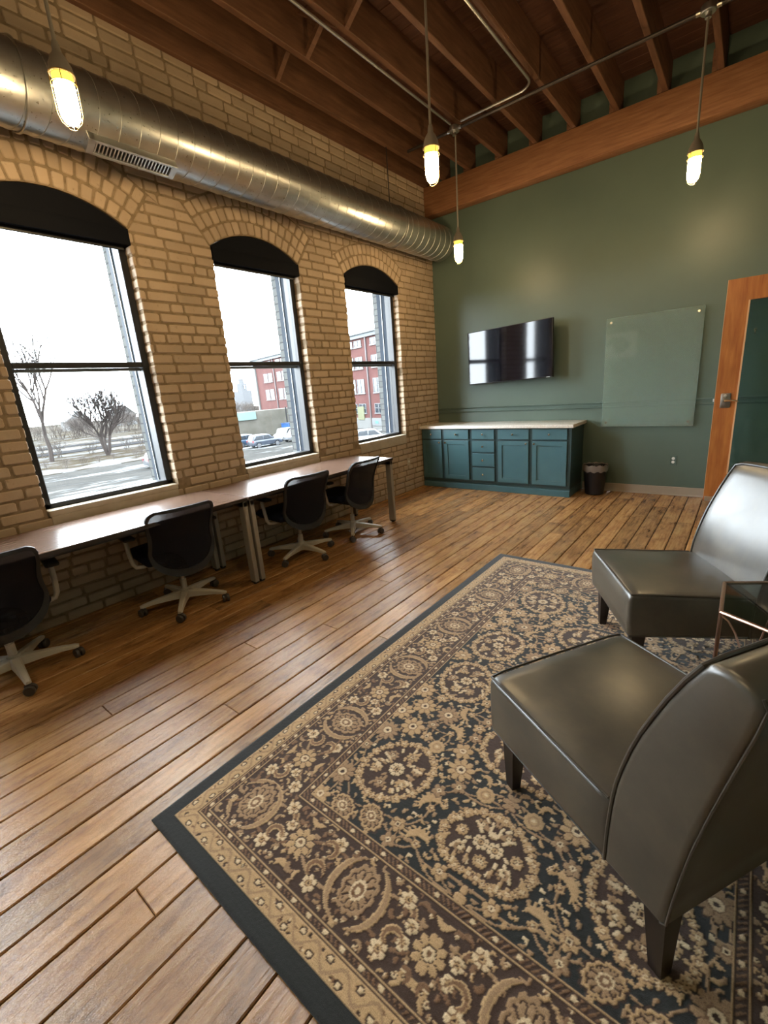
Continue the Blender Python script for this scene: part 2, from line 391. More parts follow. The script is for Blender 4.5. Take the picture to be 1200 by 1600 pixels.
while z < ZT - .02:
    z1 = min(z + CH - JT, ZT)
    header = (row % 7 == 4)
    L = .112 if header else BL
    y = BY - (L / 2 if row % 2 else 0) - rnd.uniform(0, .03)
    while y < GY:
        ll = L * rnd.uniform(.95, 1.05)
        if not header and rnd.random() < .05: ll = .112
        y0, y1 = y + JT / 2, min(y + ll - JT / 2, GY)
        y += ll
        j = .0025
        cell = [(y0 + rnd.uniform(-j, j), z + rnd.uniform(-j, j) * .6), (y1 + rnd.uniform(-j, j), z + rnd.uniform(-j, j) * .6), (y1 + rnd.uniform(-j, j), z1 + rnd.uniform(-j, j) * .6), (y0 + rnd.uniform(-j, j), z1 + rnd.uniform(-j, j) * .6)]
        pieces = [cell]
        for (a, b), (cc, zc, Rr, a0) in zip(OPEN, info):
            new = []
            for p in pieces:
                pm = [sum(t[0] for t in p) / len(p), sum(t[1] for t in p) / len(p)]
                if z + .03 < SILL - .0 and z1 > SILL - .05 and b > pm[0] > a: continue
                if z1 > SILL and z < SPR + .0:
                    if max(t[0] for t in p) <= a or min(t[0] for t in p) >= b: new.append(p)
                    else:
                        w_ = rnd.uniform(-.004, .004)
                        l = clip(p, a + w_, 0, -1, 0); r_ = clip(p, b + w_, 0, 1, 0)
                        if len(l) > 2: new.append(l)
                        if len(r_) > 2: new.append(r_)
                    continue
                new.append(p)
            pieces = new
            # arch rings
            new = []
            Ro = Rr + RW * (2 if a > 4 else 3) + .004
            for p in pieces:
                pm = [sum(t[0] for t in p) / len(p), sum(t[1] for t in p) / len(p)]
                ex = a0 + .02
                # radial side planes
                if max(t[1] for t in p) < SPR - .06 or abs(pm[0] - cc) > (b - a) / 2 + .3: new.append(p); continue
                cand = [p]
                dx, dz = pm[0] - cc, pm[1] - zc; d = math.hypot(dx, dz)
                ang = math.atan2(dx, dz)
                if abs(ang) < ex:
                    new_p = clip(p, cc + Ro * dx / d, zc + Ro * dz / d, dx / d, dz / d)
                    if len(new_p) > 2: new.append(new_p)
                    # keep any part outside the radial side
                    sgn = 1 if ang > 0 else -1
                    q = clip(p, cc, zc, sgn * math.cos(ex), -math.sin(ex))
                    q = [t for t in q]
                    if len(q) > 2:
                        q = clip(q, cc + Ro * dx / d, zc + Ro * dz / d, -dx / d, -dz / d)
                        if len(q) > 2: new.append(q)
                else:
                    sgn = 1 if ang > 0 else -1
                    if d < Ro + .04 and pm[1] > SPR - .05:
                        q = clip(p, cc, zc, sgn * math.cos(ex), -math.sin(ex))
                        if len(q) > 2: new.append(q)
                    else: new.append(p)
            pieces = new
        for p in pieces: brick(wl, p)
    z += CH; row += 1
for (a, b), (cc, zc, Rr, a0) in zip(OPEN, info):
    for k in range(rings_n):
        r0 = Rr + k * RW + .006; r1 = r0 + RW - JT
        if k == 2 and a > 4: continue
        nn = int(round(2 * a0 * r0 / .0735)); ex = a0 + .012
        for i in range(nn):
            t0 = -ex + 2 * ex * i / nn + .5 * JT / r0; t1 = -ex + 2 * ex * (i + 1) / nn - .5 * JT / r0
            j = rnd.uniform(-.003, .003)
            poly = [(cc + r * math.sin(t), zc + r * math.cos(t)) for r, t in ((r0 + j, t0), (r0 + j, t1), (r1 + j, t1), (r1 + j, t0))]
            brick(wl, poly)
def slab(mb, x0, x1, grow, m):
    ys = [BY - .3] + [v for a, b in OPEN for v in (a - grow, b + grow)] + [GY + .2]
    for i in range(0, len(ys), 2): mb.box(x0, x1, ys[i], ys[i + 1], 0, ZT + .3, m)
    for a, b in OPEN:
        a -= grow; b += grow
        mb.box(x0, x1, a, b, 0, SILL - (.05 if m == 1 else .02), m)
        pts, _ = arcpts(a, b)
        poly = pts + [(b, ZT + .3), (a, ZT + .3)]
        n = len(pts)
        for i in range(n - 1):
            mb.prism([pts[i], pts[i + 1], (pts[i + 1][0], ZT + .3), (pts[i][0], ZT + .3)], x0, x1, 'x', m)
slab(wl, WX - .30, WX - .007, .006, 1)
slab(wl, WX - .40, WX - .30, -.022, 2)
wl.box(WX - .011, WX - .001, BY, GY, ZT - .012, ZT + .3, 1)
struct(wl.build('wall_left', [M_BRICK, M_MORTAR, M_EXTBRICK]))
# green wall, back wall, right wall with the doorway
struct(MB().box(WX - .3, RX + .2, GY, GY + .15, 0, 4.25).build('wall_back', M_GREEN))
struct(MB().box(WX - .3, RX + .2, BY - .15, BY, 0, 4.25).build('wall_front', M_DRYWALL))
DY0, DY1 = 4.66, 5.60
wr = MB().box(RX, RX + .14, BY, DY0, 0, 4.25).box(RX, RX + .14, DY1, GY, 0, 4.25).box(RX, RX + .14, DY0, DY1, 2.16, 4.25)
wr.box(RX + 1.3, RX + 1.4, DY0 - .6, DY1 + .6, 0, 2.5).box(RX + .14, RX + 1.4, DY0 - .7, DY0 - .6, 0, 2.5).box(RX + .14, RX + 1.4, DY1 + .6, DY1 + .7, 0, 2.5).box(RX + .14, RX + 1.4, DY0 - .7, DY1 + .7, 2.5, 2.6)
struct(wr.build('wall_right', M_DRYWALL))
# floor: individual boards in one mesh over a dark underlay
fl = MB(); PW = .1325; x = WX - .1
while x < RX + 1.3:
    y = BY - .1 - rnd.uniform(0, 2.2)
    while y < GY + .05:
        L = rnd.uniform(1.6, 3.4); g = rnd.uniform(.0014, .0034); hz = rnd.uniform(-.0012, .0008)
        x0, x1, y0, y1 = x + g, x + PW - g, y + .001, y + L - .001
        e = .0028
        vs = [(x0, y0, -.02), (x1, y0, -.02), (x1, y1, -.02), (x0, y1, -.02), (x0, y0, hz - e), (x1, y0, hz - e), (x1, y1, hz - e), (x0, y1, hz - e),
              (x0 + e * 1.4, y0 + e, hz), (x1 - e * 1.4, y0 + e, hz), (x1 - e * 1.4, y1 - e, hz), (x0 + e * 1.4, y1 - e, hz)]
        fl.add(vs, [(0, 1, 5, 4), (1, 2, 6, 5), (2, 3, 7, 6), (3, 0, 4, 7), (4, 5, 9, 8), (5, 6, 10, 9), (6, 7, 11, 10), (7, 4, 8, 11), (8, 9, 10, 11)], 0)
        y += L
    x += PW
fl.box(WX - .1, RX + 1.4, BY - .1, GY + .1, -.08, -.012, 1)
struct(fl.build('floor', [M_FLOOR, M_GAP]))
# ceiling
ceil = struct(MB().box(WX - .3, RX + .2, BY - .15, GY + .15, 4.20, 4.30).build('ceiling', M_DECK))
dk = MB(); y = BY
while y < GY: dk.bbox(WX, RX, y + .002, y + .138, 4.185, 4.205, .003, seg=1); y += .14
struct(dk.build('ceiling_board', M_DECK, ceil))
JX = [-3.575, -3.295, -2.94, -2.53, -2.125, -1.72, -1.31, -.90, -.48, -.07, .34]
for jx in JX:
    m = MB().bbox(jx - .024, jx + .024, BY, GY - .01, 3.895, 4.185, .004, seg=1)
    m.build('joist', M_JOIST, ceil)
for (xa, xb) in zip(JX[1:-1], JX[2:]):
    for yb in (.3, 3.0):
        for s in (0, 1):
            a, b = (3.915, 4.165) if s else (4.165, 3.915); dy = .05 * s
            xa_, xb_ = xa + .02, xb - .02
            p = [(xa_, a - .022), (xb_, b - .022), (xb_, b + .022), (xa_, a + .022)]
            MB().prism(p, yb + dy, yb + dy + .04, 'y').build('bridging_strut', M_JOIST, ceil)
for jx in JX[2:]:
    MB().bbox(jx - .07, jx - .026, GY - .16, GY - .02, 3.895, 4.06, .003, seg=1).build('joist_hanger_block', M_JOIST, ceil)
bm_ = MB().bbox(WX + .002, RX - .002, 5.72, GY - .002, 3.555, 3.893, .012)
bo = struct(bm_.build('trim_1', M_BEAM, smooth=True))
# chair rail and baseboard on the green wall
cr = MB().prism([(GY - .001, 1.0), (GY - .012, 1.0), (GY - .018, 1.012), (GY - .010, 1.022), (GY - .010, 1.05), (GY - .022, 1.06), (GY - .012, 1.072), (GY - .001, 1.072)], WX + .01, RX - .002, 'x')
struct(cr.build('trim_2', M_GREENTRIM))
bb = MB().prism([(GY - .001, .002), (GY - .018, .002), (GY - .010, .02), (GY - .008, .095), (GY - .001, .1)], -1.52, RX - .002, 'x')
struct(bb.build('baseboard_back', M_BASEB))
# doorway jamb
dj = MB().box(RX - .012, RX + .15, DY1 - .02, DY1, 0, 2.16).box(RX - .012, RX + .15, DY0, DY0 + .02, 0, 2.16).box(RX - .012, RX + .15, DY0, DY1, 2.14, 2.16)
dj.box(RX - .018, RX, DY1, DY1 + .07, 0, 2.23).box(RX - .018, RX, DY0 - .07, DY0, 0, 2.23).box(RX - .018, RX, DY0 - .07, DY1 + .07, 2.16, 2.23)
struct(dj.build('trim_3', M_DOOR))

# ------------------------------------------------------------------ windows
FX = WX - .085                # inner face of the black frames
for n, (a, b) in enumerate(OPEN):
    root = bpy.data.objects.new('window_%d' % (n + 1), None); C.objects.link(root); root.location = (FX, (a + b) / 2, SILL); root['kind'] = 'structure'
    f = MB(); fw = .050
    f.bbox(FX - .10, FX, a - .004, a + fw, SILL, SPR, .004, seg=1).bbox(FX - .10, FX, b - fw, b + .004, SILL, SPR, .004, seg=1)
    f.bbox(FX - .10, FX, a, b, SILL, SILL + .032, .004, seg=1)
    f.build('window_frame', M_BLACK, root, world=True)
    MB().bbox(FX - .05, FX - .004, a + fw, b - fw, 1.722, 1.760, .004, seg=1).build('meeting_rail', M_BLACK, root, world=True)
    j = MB()
    for s, e in ((-1, a), (1, b)):
        y0, y1 = (e, e + .030) if s < 0 else (e - .030, e)
        j.box(FX - .165, FX - .1, y0, y1, SILL, SPR + .1); j.box(FX - .24, FX - .172, y0 - s * -.0, y1, SILL, SPR + .1)
    j.box(FX - .24, FX - .1, a, b, SILL - .02, SILL + .008)
    j.build('outer_jamb', M_ALU, root, world=True)
    t = MB()
    for s, e in ((-1, a), (1, b)):
        y0 = e + .026 if s < 0 else e - .038
        t.box(FX - .174, FX - .163, y0, y0 + .012, SILL, SPR + .1)
    t.box(FX - .174, FX - .12, a + fw, b - fw, SILL + .008, SILL + .022)
    t.box(FX - .09, FX - .05, a + fw, b - fw, 1.700, 1.722)
    t.build('sash_track', M_TRACK, root, world=True)
    MB().box(FX - .066, FX - .060, a + fw, b - fw, SILL + .032, 1.71).build('lower_pane', M_GLASS, root, world=True)
    MB().box(FX - .036, FX - .030, a + fw, b - fw, 1.75, SPR).build('upper_pane', M_GLASS, root, world=True)
    # black arched head panel filling the arch
    pts, _ = arcpts(a + .002, b - .002)
    hp = MB()
    for i in range(len(pts) - 1):
        hp.prism([(pts[i][0], SPR - .10), (pts[i + 1][0], SPR - .10), (pts[i + 1][0], pts[i + 1][1] - .002), (pts[i][0], pts[i][1] - .002)], FX - .04, WX - .018, 'x')
    hp.build('arched_head_panel', M_BLACKFAB, root, world=True)
    MB().bbox(WX - .088, WX + .004, a + .003, b - .003, SILL - .045, SILL - .002, .006).bbox(WX - .004, WX + .006, a + .01, b - .01, SILL - .12, SILL - .044, .002).build('window_sill', M_SILL, root, world=True)
    if n >= 2:
        lab = {2: 'black roller blind cassette above the leftmost window', 3: 'black roller blind cassette above the middle window with the parked cars', 4: 'black roller blind cassette above the window nearest the green wall'}[n]
        r = thing('roller_blind', lab, 'blind', (WX - .03, (a + b) / 2, SPR - .09), 0, 'roller blinds over the windows')
        MB().bbox(WX - .072, WX + .006, a + .002, b + .006, SPR - .115, SPR - .010, .003).build('cassette', M_BLACKFAB, r, world=True, smooth=True)
        MB().box(WX - .045, WX - .041, a + .03, b - .03, SPR - .130, SPR - .112).build('shade_fabric', M_BLACKFAB, r, world=True)
        MB().bbox(WX - .050, WX - .036, a + .03, b - .03, SPR - .142, SPR - .128, .003).build('bottom_bar', M_BLACK, r, world=True)

# ------------------------------------------------------------------ the duct
dx, dz, DR = -3.30, 3.15, .2
duct = thing('spiral_duct', 'large silver spiral air duct running along the brick wall above the windows', 'duct', (dx, 2.0, dz - DR))
d = MB(); n = 48
ys = [BY + .02, 5.62]
for k in range(60):
    pass
prof = [(.0001, BY + .02), (DR, BY + .02)]
yy = BY + .1
while yy < 5.58: prof += [(DR, yy - .002), (DR, yy), (DR + .004, yy + .0014), (DR + .004, yy + .0063), (DR, yy + .0077), (DR, yy + .0097)]; yy += .118
prof += [(DR, 5.60), (DR - .012, 5.625), (.0001, 5.63)]
def duct_pts(prof):
    m = MB(); vs = []; fs = []
    for (r, y) in prof:
        for k in range(n):
            a = 2 * PI * k / n
            vs.append((dx + r * math.cos(a), y + (.035 * math.cos(a) if .1 < r and BY + .1 < y < 5.55 else 0), dz + r * math.sin(a)))
    for i in range(len(prof) - 1):
        for k in range(n): fs.append((i * n + k, i * n + (k + 1) % n, (i + 1) * n + (k + 1) % n, (i + 1) * n + k))
    return m.add(vs, fs)
duct_pts(prof).build('duct_pipe', M_DUCT, duct, smooth=True, world=True, angle=25)
for yc in (1.15, 4.6):
    lo = [(dx + (DR + .006) * math.cos(2 * PI * k / 40), yc, dz + (DR + .006) * math.sin(2 * PI * k / 40)) for k in range(40)]
    MB().tube(lo, .006, 6, closed=True).build('duct_band', M_DUCT, duct, smooth=True, world=True)
for yc in (.78, 4.55):
    MB().tube([(dx, yc, dz + DR), (dx, yc, 3.9)], .006, 8).build('hanger_rod', M_DARKPIPE, duct, smooth=True, world=True)
# register: set low on the room side
T = Matrix.Translation((dx, 0, dz)) @ Matrix.Rotation(math.radians(66), 4, 'Y')
reg = MB(); 
for (a, b, c, e) in ((-.050, -.034, 1.44, 1.95), (.034, .050, 1.44, 1.95)): reg.bbox(DR - .03, DR + .045, c, e, a, b, .002, T=T, seg=1)
reg.bbox(DR - .03, DR + .045, 1.43, 1.47, -.05, .05, .002, T=T, seg=1).bbox(DR - .03, DR + .045, 1.93, 1.97, -.05, .05, .002, T=T, seg=1)
reg.build('register_frame', M_DUCT, duct, world=True)
sl = MB()
for i in range(22): sl.box(DR + .005, DR + .038, 1.475 + i * .0208, 1.483 + i * .0208, -.035, .035, T=T)
sl.build('register_louvre', M_STEEL, duct, world=True)
MB().box(DR - .02, DR + .004, 1.45, 1.94, -.036, .036, T=T).build('register_throat', M_BLACK, duct, world=True)

# ------------------------------------------------------------------ conduit and pendant lamps
CZ = 3.85
LY = 4.66
def arc(c, r, a0, a1, n=6): return [(c[0] + r * math.cos(a0 + (a1 - a0) * i / n), c[1] + r * math.sin(a0 + (a1 - a0) * i / n), c[2]) for i in range(n + 1)]
tag(MB().tube([(-3.1, LY, CZ - .03), (RX - .02, LY, CZ - .03)], .014, 10).build('iron_pipe', M_DARKPIPE, smooth=True), 'dark straight iron pipe crossing under the joists parallel to the green wall', 'pipe')
tag(MB().tube([(-1.735, BY + .02, CZ)] + [(-1.735, LY - .17, CZ)] + arc((-1.735 - .14, LY - .17, CZ), .14, 0, PI / 2)[1:] + [(-2.45, LY - .03, CZ)], .011, 10).build('conduit_pipe', M_CONDUIT, smooth=True), 'silver conduit that bends in a rounded corner to meet the far junction box', 'pipe', 'silver conduits under the joists')
tag(MB().tube([(-2.55, BY + .02, CZ), (-2.55, LY - .06, CZ)], .011, 10).build('conduit_pipe', M_CONDUIT, smooth=True), 'silver conduit running straight along the ceiling nearest the duct', 'pipe', 'silver conduits under the joists')
def jbox(x, y, lab):
    t = thing('junction_box', lab, 'junction box', (x, y, CZ - .03), 0, 'round junction boxes on the pipes')
    MB().lathe([(.045, -.02), (.05, -.015), (.05, .02), (.045, .028)], 20).build('box_body', M_CONDUIT, t, smooth=True)
    MB().lathe([(.02, -.05), (.02, -.02)], 12).tube([(-.075, 0, .0), (.075, 0, .0)], .016, 10).build('hub_fitting', M_STEEL, t, smooth=True)
jbox(-2.54, LY, 'round metal junction box above the farthest small pendant lamp')
jbox(-.50, LY, 'round metal junction box at the top edge above the lamp by the green wall')
def lamp(x, y, zc, lab):
    top = CZ - .06; t = thing('pendant_lamp', lab, 'lamp', (x, y, zc), 0, 'caged pendant lamps')
    MB().tube([(0, 0, .17), (0, 0, top - zc)], .0085, 10).build('stem', M_CAST, t, smooth=True)
    cap = MB().lathe([(.012, .215), (.016, .20), (.018, .175), (.032, .155), (.046, .125), (.050, .10), (.052, .095), (.052, .085), (.045, .085)], 24)
    cap.build('socket_cap', M_CAST, t, smooth=True, angle=50)
    MB().lathe([(.043, .088), (.043, .050)], 24).build('jar_neck', M_AMBER, t, smooth=True)
    MB().lathe([(.0425, .0515), (.0435, .0), (.043, -.05), (.039, -.078), (.028, -.097), (.012, -.107), (.0001, -.109)], 24).build('glass_jar', M_JAR, t, smooth=True)
    cg = MB()
    for k in range(4):
        a = PI / 4 + k * PI / 2 + .3; ca, sa = math.cos(a), math.sin(a)
        cg.tube([(.053 * ca, .053 * sa, .09), (.052 * ca, .052 * sa, .0), (.051 * ca, .051 * sa, -.065), (.040 * ca, .040 * sa, -.098), (.018 * ca, .018 * sa, -.118)], .0018, 6)
    for r, z in ((.054, .088), (.053, .05), (.019, -.118)):
        cg.tube([(r * math.cos(2 * PI * k / 20), r * math.sin(2 * PI * k / 20), z) for k in range(20)], .0018, 6, closed=True)
    cg.build('wire_cage', M_CAGE, t, smooth=True)
    return t
lamp(-2.63, 1.13, 2.83, 'lit caged pendant lamp hanging in front of the duct near the leftmost window')
lamp(-1.78, 2.95, 2.81, 'lit caged pendant lamp hanging in the middle of the picture by the bare joists')
lamp(-2.53, LY, 2.75, 'smallest lit caged pendant lamp, beside the end of the duct')
lamp(-.50, LY, 2.87, 'lit caged pendant lamp hanging before the green wall above the glass board')
lamp(-.55, 1.0, 2.80, 'lit caged pendant lamp above the rug')
lamp(-.9, -.75, 2.80, 'lit caged pendant lamp near the front wall behind the rug')

M_LOCK = mat('dull_nickel_plate', (.30, .27, .24), .3, 1.)
# ------------------------------------------------------------------ door
door = bpy.data.objects.new('door_1', None); C.objects.link(door); door.location = (RX - .02, 5.58, 0); door['kind'] = 'structure'
x0, x1, y0, y1 = -.242, RX - .022, 5.595, 5.638
dd = MB().box(x0, x0 + .172, y0, y1, .03, 2.145).box(x1 - .172, x1, y0, y1, .03, 2.145).box(x0 + .172, x1 - .172, y0, y1, 1.95, 2.145).box(x0 + .172, x1 - .172, y0, y1, .03, .33)
dd.build('door_leaf', M_DOOR, door, world=True)
ed = MB().box(x0 - .003, x0, y0, y1, .03, 2.145)
ed.box(x0 + .165, x0 + .178, y0 - .008, y0, .33, 1.95).box(x1 - .178, x1 - .165, y0 - .008, y0, .33, 1.95)
ed.build('edge_moulding', M_DOOREDGE, door, world=True)
MB().box(x0 + .172, x1 - .172, 5.612, 5.620, .33, 1.95).build('door_pane', M_DOORGLASS, door, world=True)
MB().box(x0 + .008, x0 + .17, y0 - .003, y0, .035, .085).build('kick_plate', M_STEEL, door, world=True)
lk = MB().bbox(x0 + .045, x0 + .125, y0 - .012, y0, .985, 1.125, .008)
o = lk.build('lock_plate', M_LOCK, door, world=True, smooth=True)
lv = MB().tube([(x0 + .08, y0 - .01, 1.055), (x0 + .08, y0 - .055, 1.055)], .011, 12)
lv.tube([(x0 + .08, y0 - .055, 1.055), (x0 + .11, y0 - .062, 1.058), (x0 + .16, y0 - .06, 1.055), (x0 + .185, y0 - .05, 1.046)], [.011, .009, .008, .007], 10)
lv.build('lever_handle', M_NICKEL, door, world=True, smooth=True)
MB().lathe([(.014, 0), (.014, .012), (.0001, .014)], 14, (0, 0, 0)).build('thumb_turn', M_STEEL, door, smooth=True).matrix_local = Matrix.Translation(Vector((x0 + .08, y0 - .012, 1.10)) - door.location) @ Matrix.Rotation(PI / 2, 4, 'X')
MB().bbox(x0 - .016, x0, y0 + .012, y0 + .03, 1.045, 1.075, .003).build('latch_bolt', M_STEEL, door, world=True)
ck = thing('coat_hook', 'small metal coat hook on the green wall seen through the door glass', 'hook', (.0, GY, 1.70))
MB().tube([(0, -.002, .0), (0, -.03, .0), (0, -.045, .012)], .005, 8).lathe([(.013, -.004), (.013, 0)], 14, ax='y').build('peg', M_NICKEL, ck, smooth=True)
MB().tube([(0, -.006, -.0), (0, -.012, -.03), (0, -.03, -.035)], .004, 8).build('lower_prong', M_NICKEL, ck, smooth=True)

# ------------------------------------------------------------------ TV, glass board, outlet
tv = thing('wall_television', 'wide black flat television mounted on the green wall above the cabinet', 'television', (-2.45, GY, 1.72))
Tt = Matrix.Translation((-2.455, 5.75, 1.728)) @ Matrix.Rotation(math.radians(-5.0), 4, 'Z') @ Matrix.Rotation(math.radians(-1.3), 4, 'Y')
MB().bbox(-.588, .588, -.012, .03, -.338, .338, .006, T=Tt).build('television_body', M_BLACK, tv, world=True, smooth=True)
MB().box(-.58, .58, -.0135, -.012, -.326, .330, T=Tt).build('screen', M_SCREEN, tv, world=True)
MB().box(.51, .555, -.0142, -.0134, -.334, -.329, T=Tt).build('maker_mark', M_STEEL, tv, world=True)
MB().box(-.2, .2, .03, .05, -.12, .12, T=Tt).box(-2.55, -2.35, GY - .06, GY - .001, 1.62, 1.84).build('wall_bracket', M_BLACK, tv, world=True)
gb = thing('glass_board', 'square frosted glass writing board on four standoffs right of the television', 'whiteboard', (-.87, GY, 1.35))
gx0, gx1, gz0, gz1 = -1.325, -.415, .785, 1.985
bpan = MB().bbox(gx0, gx1, GY - .042, GY - .036, gz0, gz1, .002, seg=1).build('glass_panel', M_BOARD, gb, world=True)
for xx in (gx0 + .05, gx1 - .05):
    for zz in (gz0 + .05, gz1 - .05):
        MB().lathe([(.0001, -.055), (.012, -.055), (.014, -.05), (.014, -.042), (.010, -.042), (.010, -.001)], 16, (xx, GY, zz), ax='y').build('standoff', M_NICKEL, gb, world=True, smooth=True)
ou = thing('wall_outlet', 'green wall outlet with two white sockets right of the waste bin', 'outlet', (-.568, GY, .40))
MB().bbox(-.6, -.536, GY - .008, GY, .348, .458, .003).build('cover_plate', M_GREENTRIM, ou, world=True)
for zz in (.383, .424):
    s_ = MB().lathe([(.0001, -.011), (.015, -.011), (.016, -.007)], 18, (-.568, GY, zz), ax='y').build('socket', M_WHITEPL, ou, world=True, smooth=True)
ou2 = thing('wall_outlet', 'round cream outlet low on the brick wall left of the cabinet', 'outlet', (WX, 5.03, .42))
MB().bbox(WX, WX + .008, 4.99, 5.06, .37, .47, .003).build('cover_plate', M_SILL, ou2, world=True)
MB().lathe([(.016, .006), (.016, .011), (.0001, .012)], 16, (WX, 5.025, .42), ax='x').build('socket', M_WHITEPL, ou2, world=True, smooth=True)
# framed horse print on the near wall (it shows as a reflection in the glass board)
pc = thing('canvas_print', 'pale canvas with a dark running horse shape on the near wall', 'picture', (-2.75, BY, 2.0))
MB().bbox(-3.15, -2.3, BY + .002, BY + .035, 1.72, 2.34, .004).build('canvas', mat('pale_canvas', (.75, .73, .68), .8), pc, world=True)
hs = [(-2.42, 2.05), (-2.55, 2.16), (-2.70, 2.22), (-2.86, 2.24), (-2.96, 2.16), (-3.06, 2.08), (-3.0, 2.0), (-2.90, 2.06), (-2.84, 2.04), (-2.80, 1.86), (-2.60, 1.86), (-2.52, 1.92)]
MB().prism(hs, BY + .035, BY + .037, 'y').build('horse_silhouette', mat('dark_ink', (.12, .11, .10), .8), pc, world=True)

# ------------------------------------------------------------------ cabinet
cb = thing('sideboard_cabinet', 'long teal base cabinet with drawers and doors against the green wall', 'cabinet', (-2.56, 5.62, 0))
cx0, cx1, cy = -3.592, -1.532, 5.385
MB().box(cx0, cx1, cy, GY - .002, .10, .828).build('carcass', M_TEALSHADE, cb, world=True)
MB().bbox(cx0, cx1, cy - .005, GY - .03, .0, .078, .004).box(cx0, cx1, cy + .02, GY - .03, .078, .1).build('plinth', M_TEAL, cb, world=True)
ff = .018
def knob(x, z, par): MB().lathe([(.0001, -.030), (.010, -.029), (.0135, -.024), (.0125, -.018), (.006, -.013), (.0055, 0)], 16, (x, cy - ff, z), ax='y').build('knob', M_NICKEL, par, world=True, smooth=True)
def drawer(x0, x1, z0, z1):
    o = MB().bbox(x0, x1, cy - ff, cy, z0, z1, .0035).build('drawer_front', M_TEAL, cb, world=True); knob((x0 + x1) / 2, (z0 + z1) / 2, o)
def cdoor(x0, x1, z0, z1, side):
    fr = .055; m = MB()
    m.bbox(x0, x0 + fr, cy - ff, cy, z0, z1, .003).bbox(x1 - fr, x1, cy - ff, cy, z0, z1, .003).bbox(x0 + fr - .002, x1 - fr + .002, cy - ff, cy, z0, z0 + fr, .003).bbox(x0 + fr - .002, x1 - fr + .002, cy - ff, cy, z1 - fr, z1, .003)
    m.box(x0 + fr - .002, x1 - fr + .002, cy - ff + .010, cy, z0 + fr - .002, z1 - fr + .002)
    o = m.build('cabinet_door', M_TEAL, cb, world=True); knob(x1 - .028 if side > 0 else x0 + .028, z1 - .028, o)
cols = [(-3.575, -3.262), (-3.222, -2.845), (-2.795, -2.48), (-2.43, -2.03), (-1.985, -1.575)]
for i, (a, b) in enumerate(cols):
    drawer(a, b, .690, .815)
    if i != 2: cdoor(a, b, .135, .668, 1 if i in (0, 3) else -1)
drawer(-2.795, -2.48, .520, .668); drawer(-2.795, -2.48, .330, .500); drawer(-2.795, -2.48, .135, .310)
ct = tag(MB().bbox(WX + .004, -1.50, 5.335, GY - .002, .829, .868, .004).build('countertop', M_COUNTER, smooth=True), 'pale speckled countertop lying on the teal cabinet', 'countertop')

# waste bin
wb = thing('waste_bin', 'black waste bin with a grey liner between cabinet and glass board', 'bin', (-1.33, 5.68, 0))
MB().lathe([(.0001, .004), (.098, .004), (.105, .012), (.128, .335), (.133, .345), (.128, .35), (.122, .34), (.10, .03), (.0001, .02)], 28).build('bin_body', M_BIN, wb, smooth=True)
ln = MB(); vs = []; fs = []; nn = 40
for i, (r, z) in enumerate(((.112, .22), (.124, .33), (.136, .362), (.142, .352), (.139, .30), (.137, .285))):
    for k in range(nn):
        wv = 1 + .02 * math.sin(k * 2.3 + i) + .015 * math.sin(k * 5.1); vs.append((r * wv * math.cos(2 * PI * k / nn), r * wv * math.sin(2 * PI * k / nn), z + .008 * math.sin(k * 1.7 + i * .5)))
for i in range(5):
    for k in range(nn): fs.append((i * nn + k, i * nn + (k + 1) % nn, (i + 1) * nn + (k + 1) % nn, (i + 1) * nn + k))
ln.add(vs, fs).build('bin_liner', M_LINER, wb, smooth=True)

# ------------------------------------------------------------------ desks
DX0, DX1, DZ = -3.548, -2.885, .708
def desk(y0, y1, lab):
    t = thing('work_desk', lab, 'desk', ((DX0 + DX1) / 2, (y0 + y1) / 2, 0), 0, 'brown desks under the windows')
    MB().bbox(DX0, DX1, y0 + .002, y1 - .002, DZ - .026, DZ, .002, seg=1).build('tabletop', [M_DESK], t, world=True)
    MB().box(DX1 - .001, DX1 + .001, y0 + .003, y1 - .003, DZ - .025, DZ - .003).box(DX0 + .002, DX1, y1 - .003, y1 - .0005, DZ - .025, DZ - .003).build('edge_band', M_DARKEDGE, t, world=True)
    rl = MB().box(DX0 + .08, DX0 + .11, y0 + .06, y1 - .06, DZ - .07, DZ - .028).box(DX1 - .16, DX1 - .12, y0 + .06, y1 - .06, DZ - .07, DZ - .028)
    rl.build('support_rail', M_BLACK, t, world=True)
    for ya in (y0 + .008, y1 - .046):
        MB().bbox(DX0 + .02, DX1 - .004, ya, ya + .038, DZ - .072, DZ - .030, .003, seg=1).build('end_rail', M_DESKLEG, t, world=True)
        for xa in (DX1 - .074, DX0 + .03):
            lg = MB().bbox(xa, xa + .07, ya, ya + .038, .022, DZ - .03, .004, seg=1).build('leg', M_DESKLEG, t, world=True)
            MB().box(xa + .006, xa + .064, ya + .005, ya + .033, .008, .022).lathe([(.016, 0), (.016, .009)], 12, (xa + .035, ya + .019, 0)).build('foot', M_BLACK, lg, world=True)
    return t
desk(.07, 1.912, 'nearer brown laminate desk under the leftmost window')
desk(1.918, 3.745, 'farther brown laminate desk ending beside the window nearest the green wall')
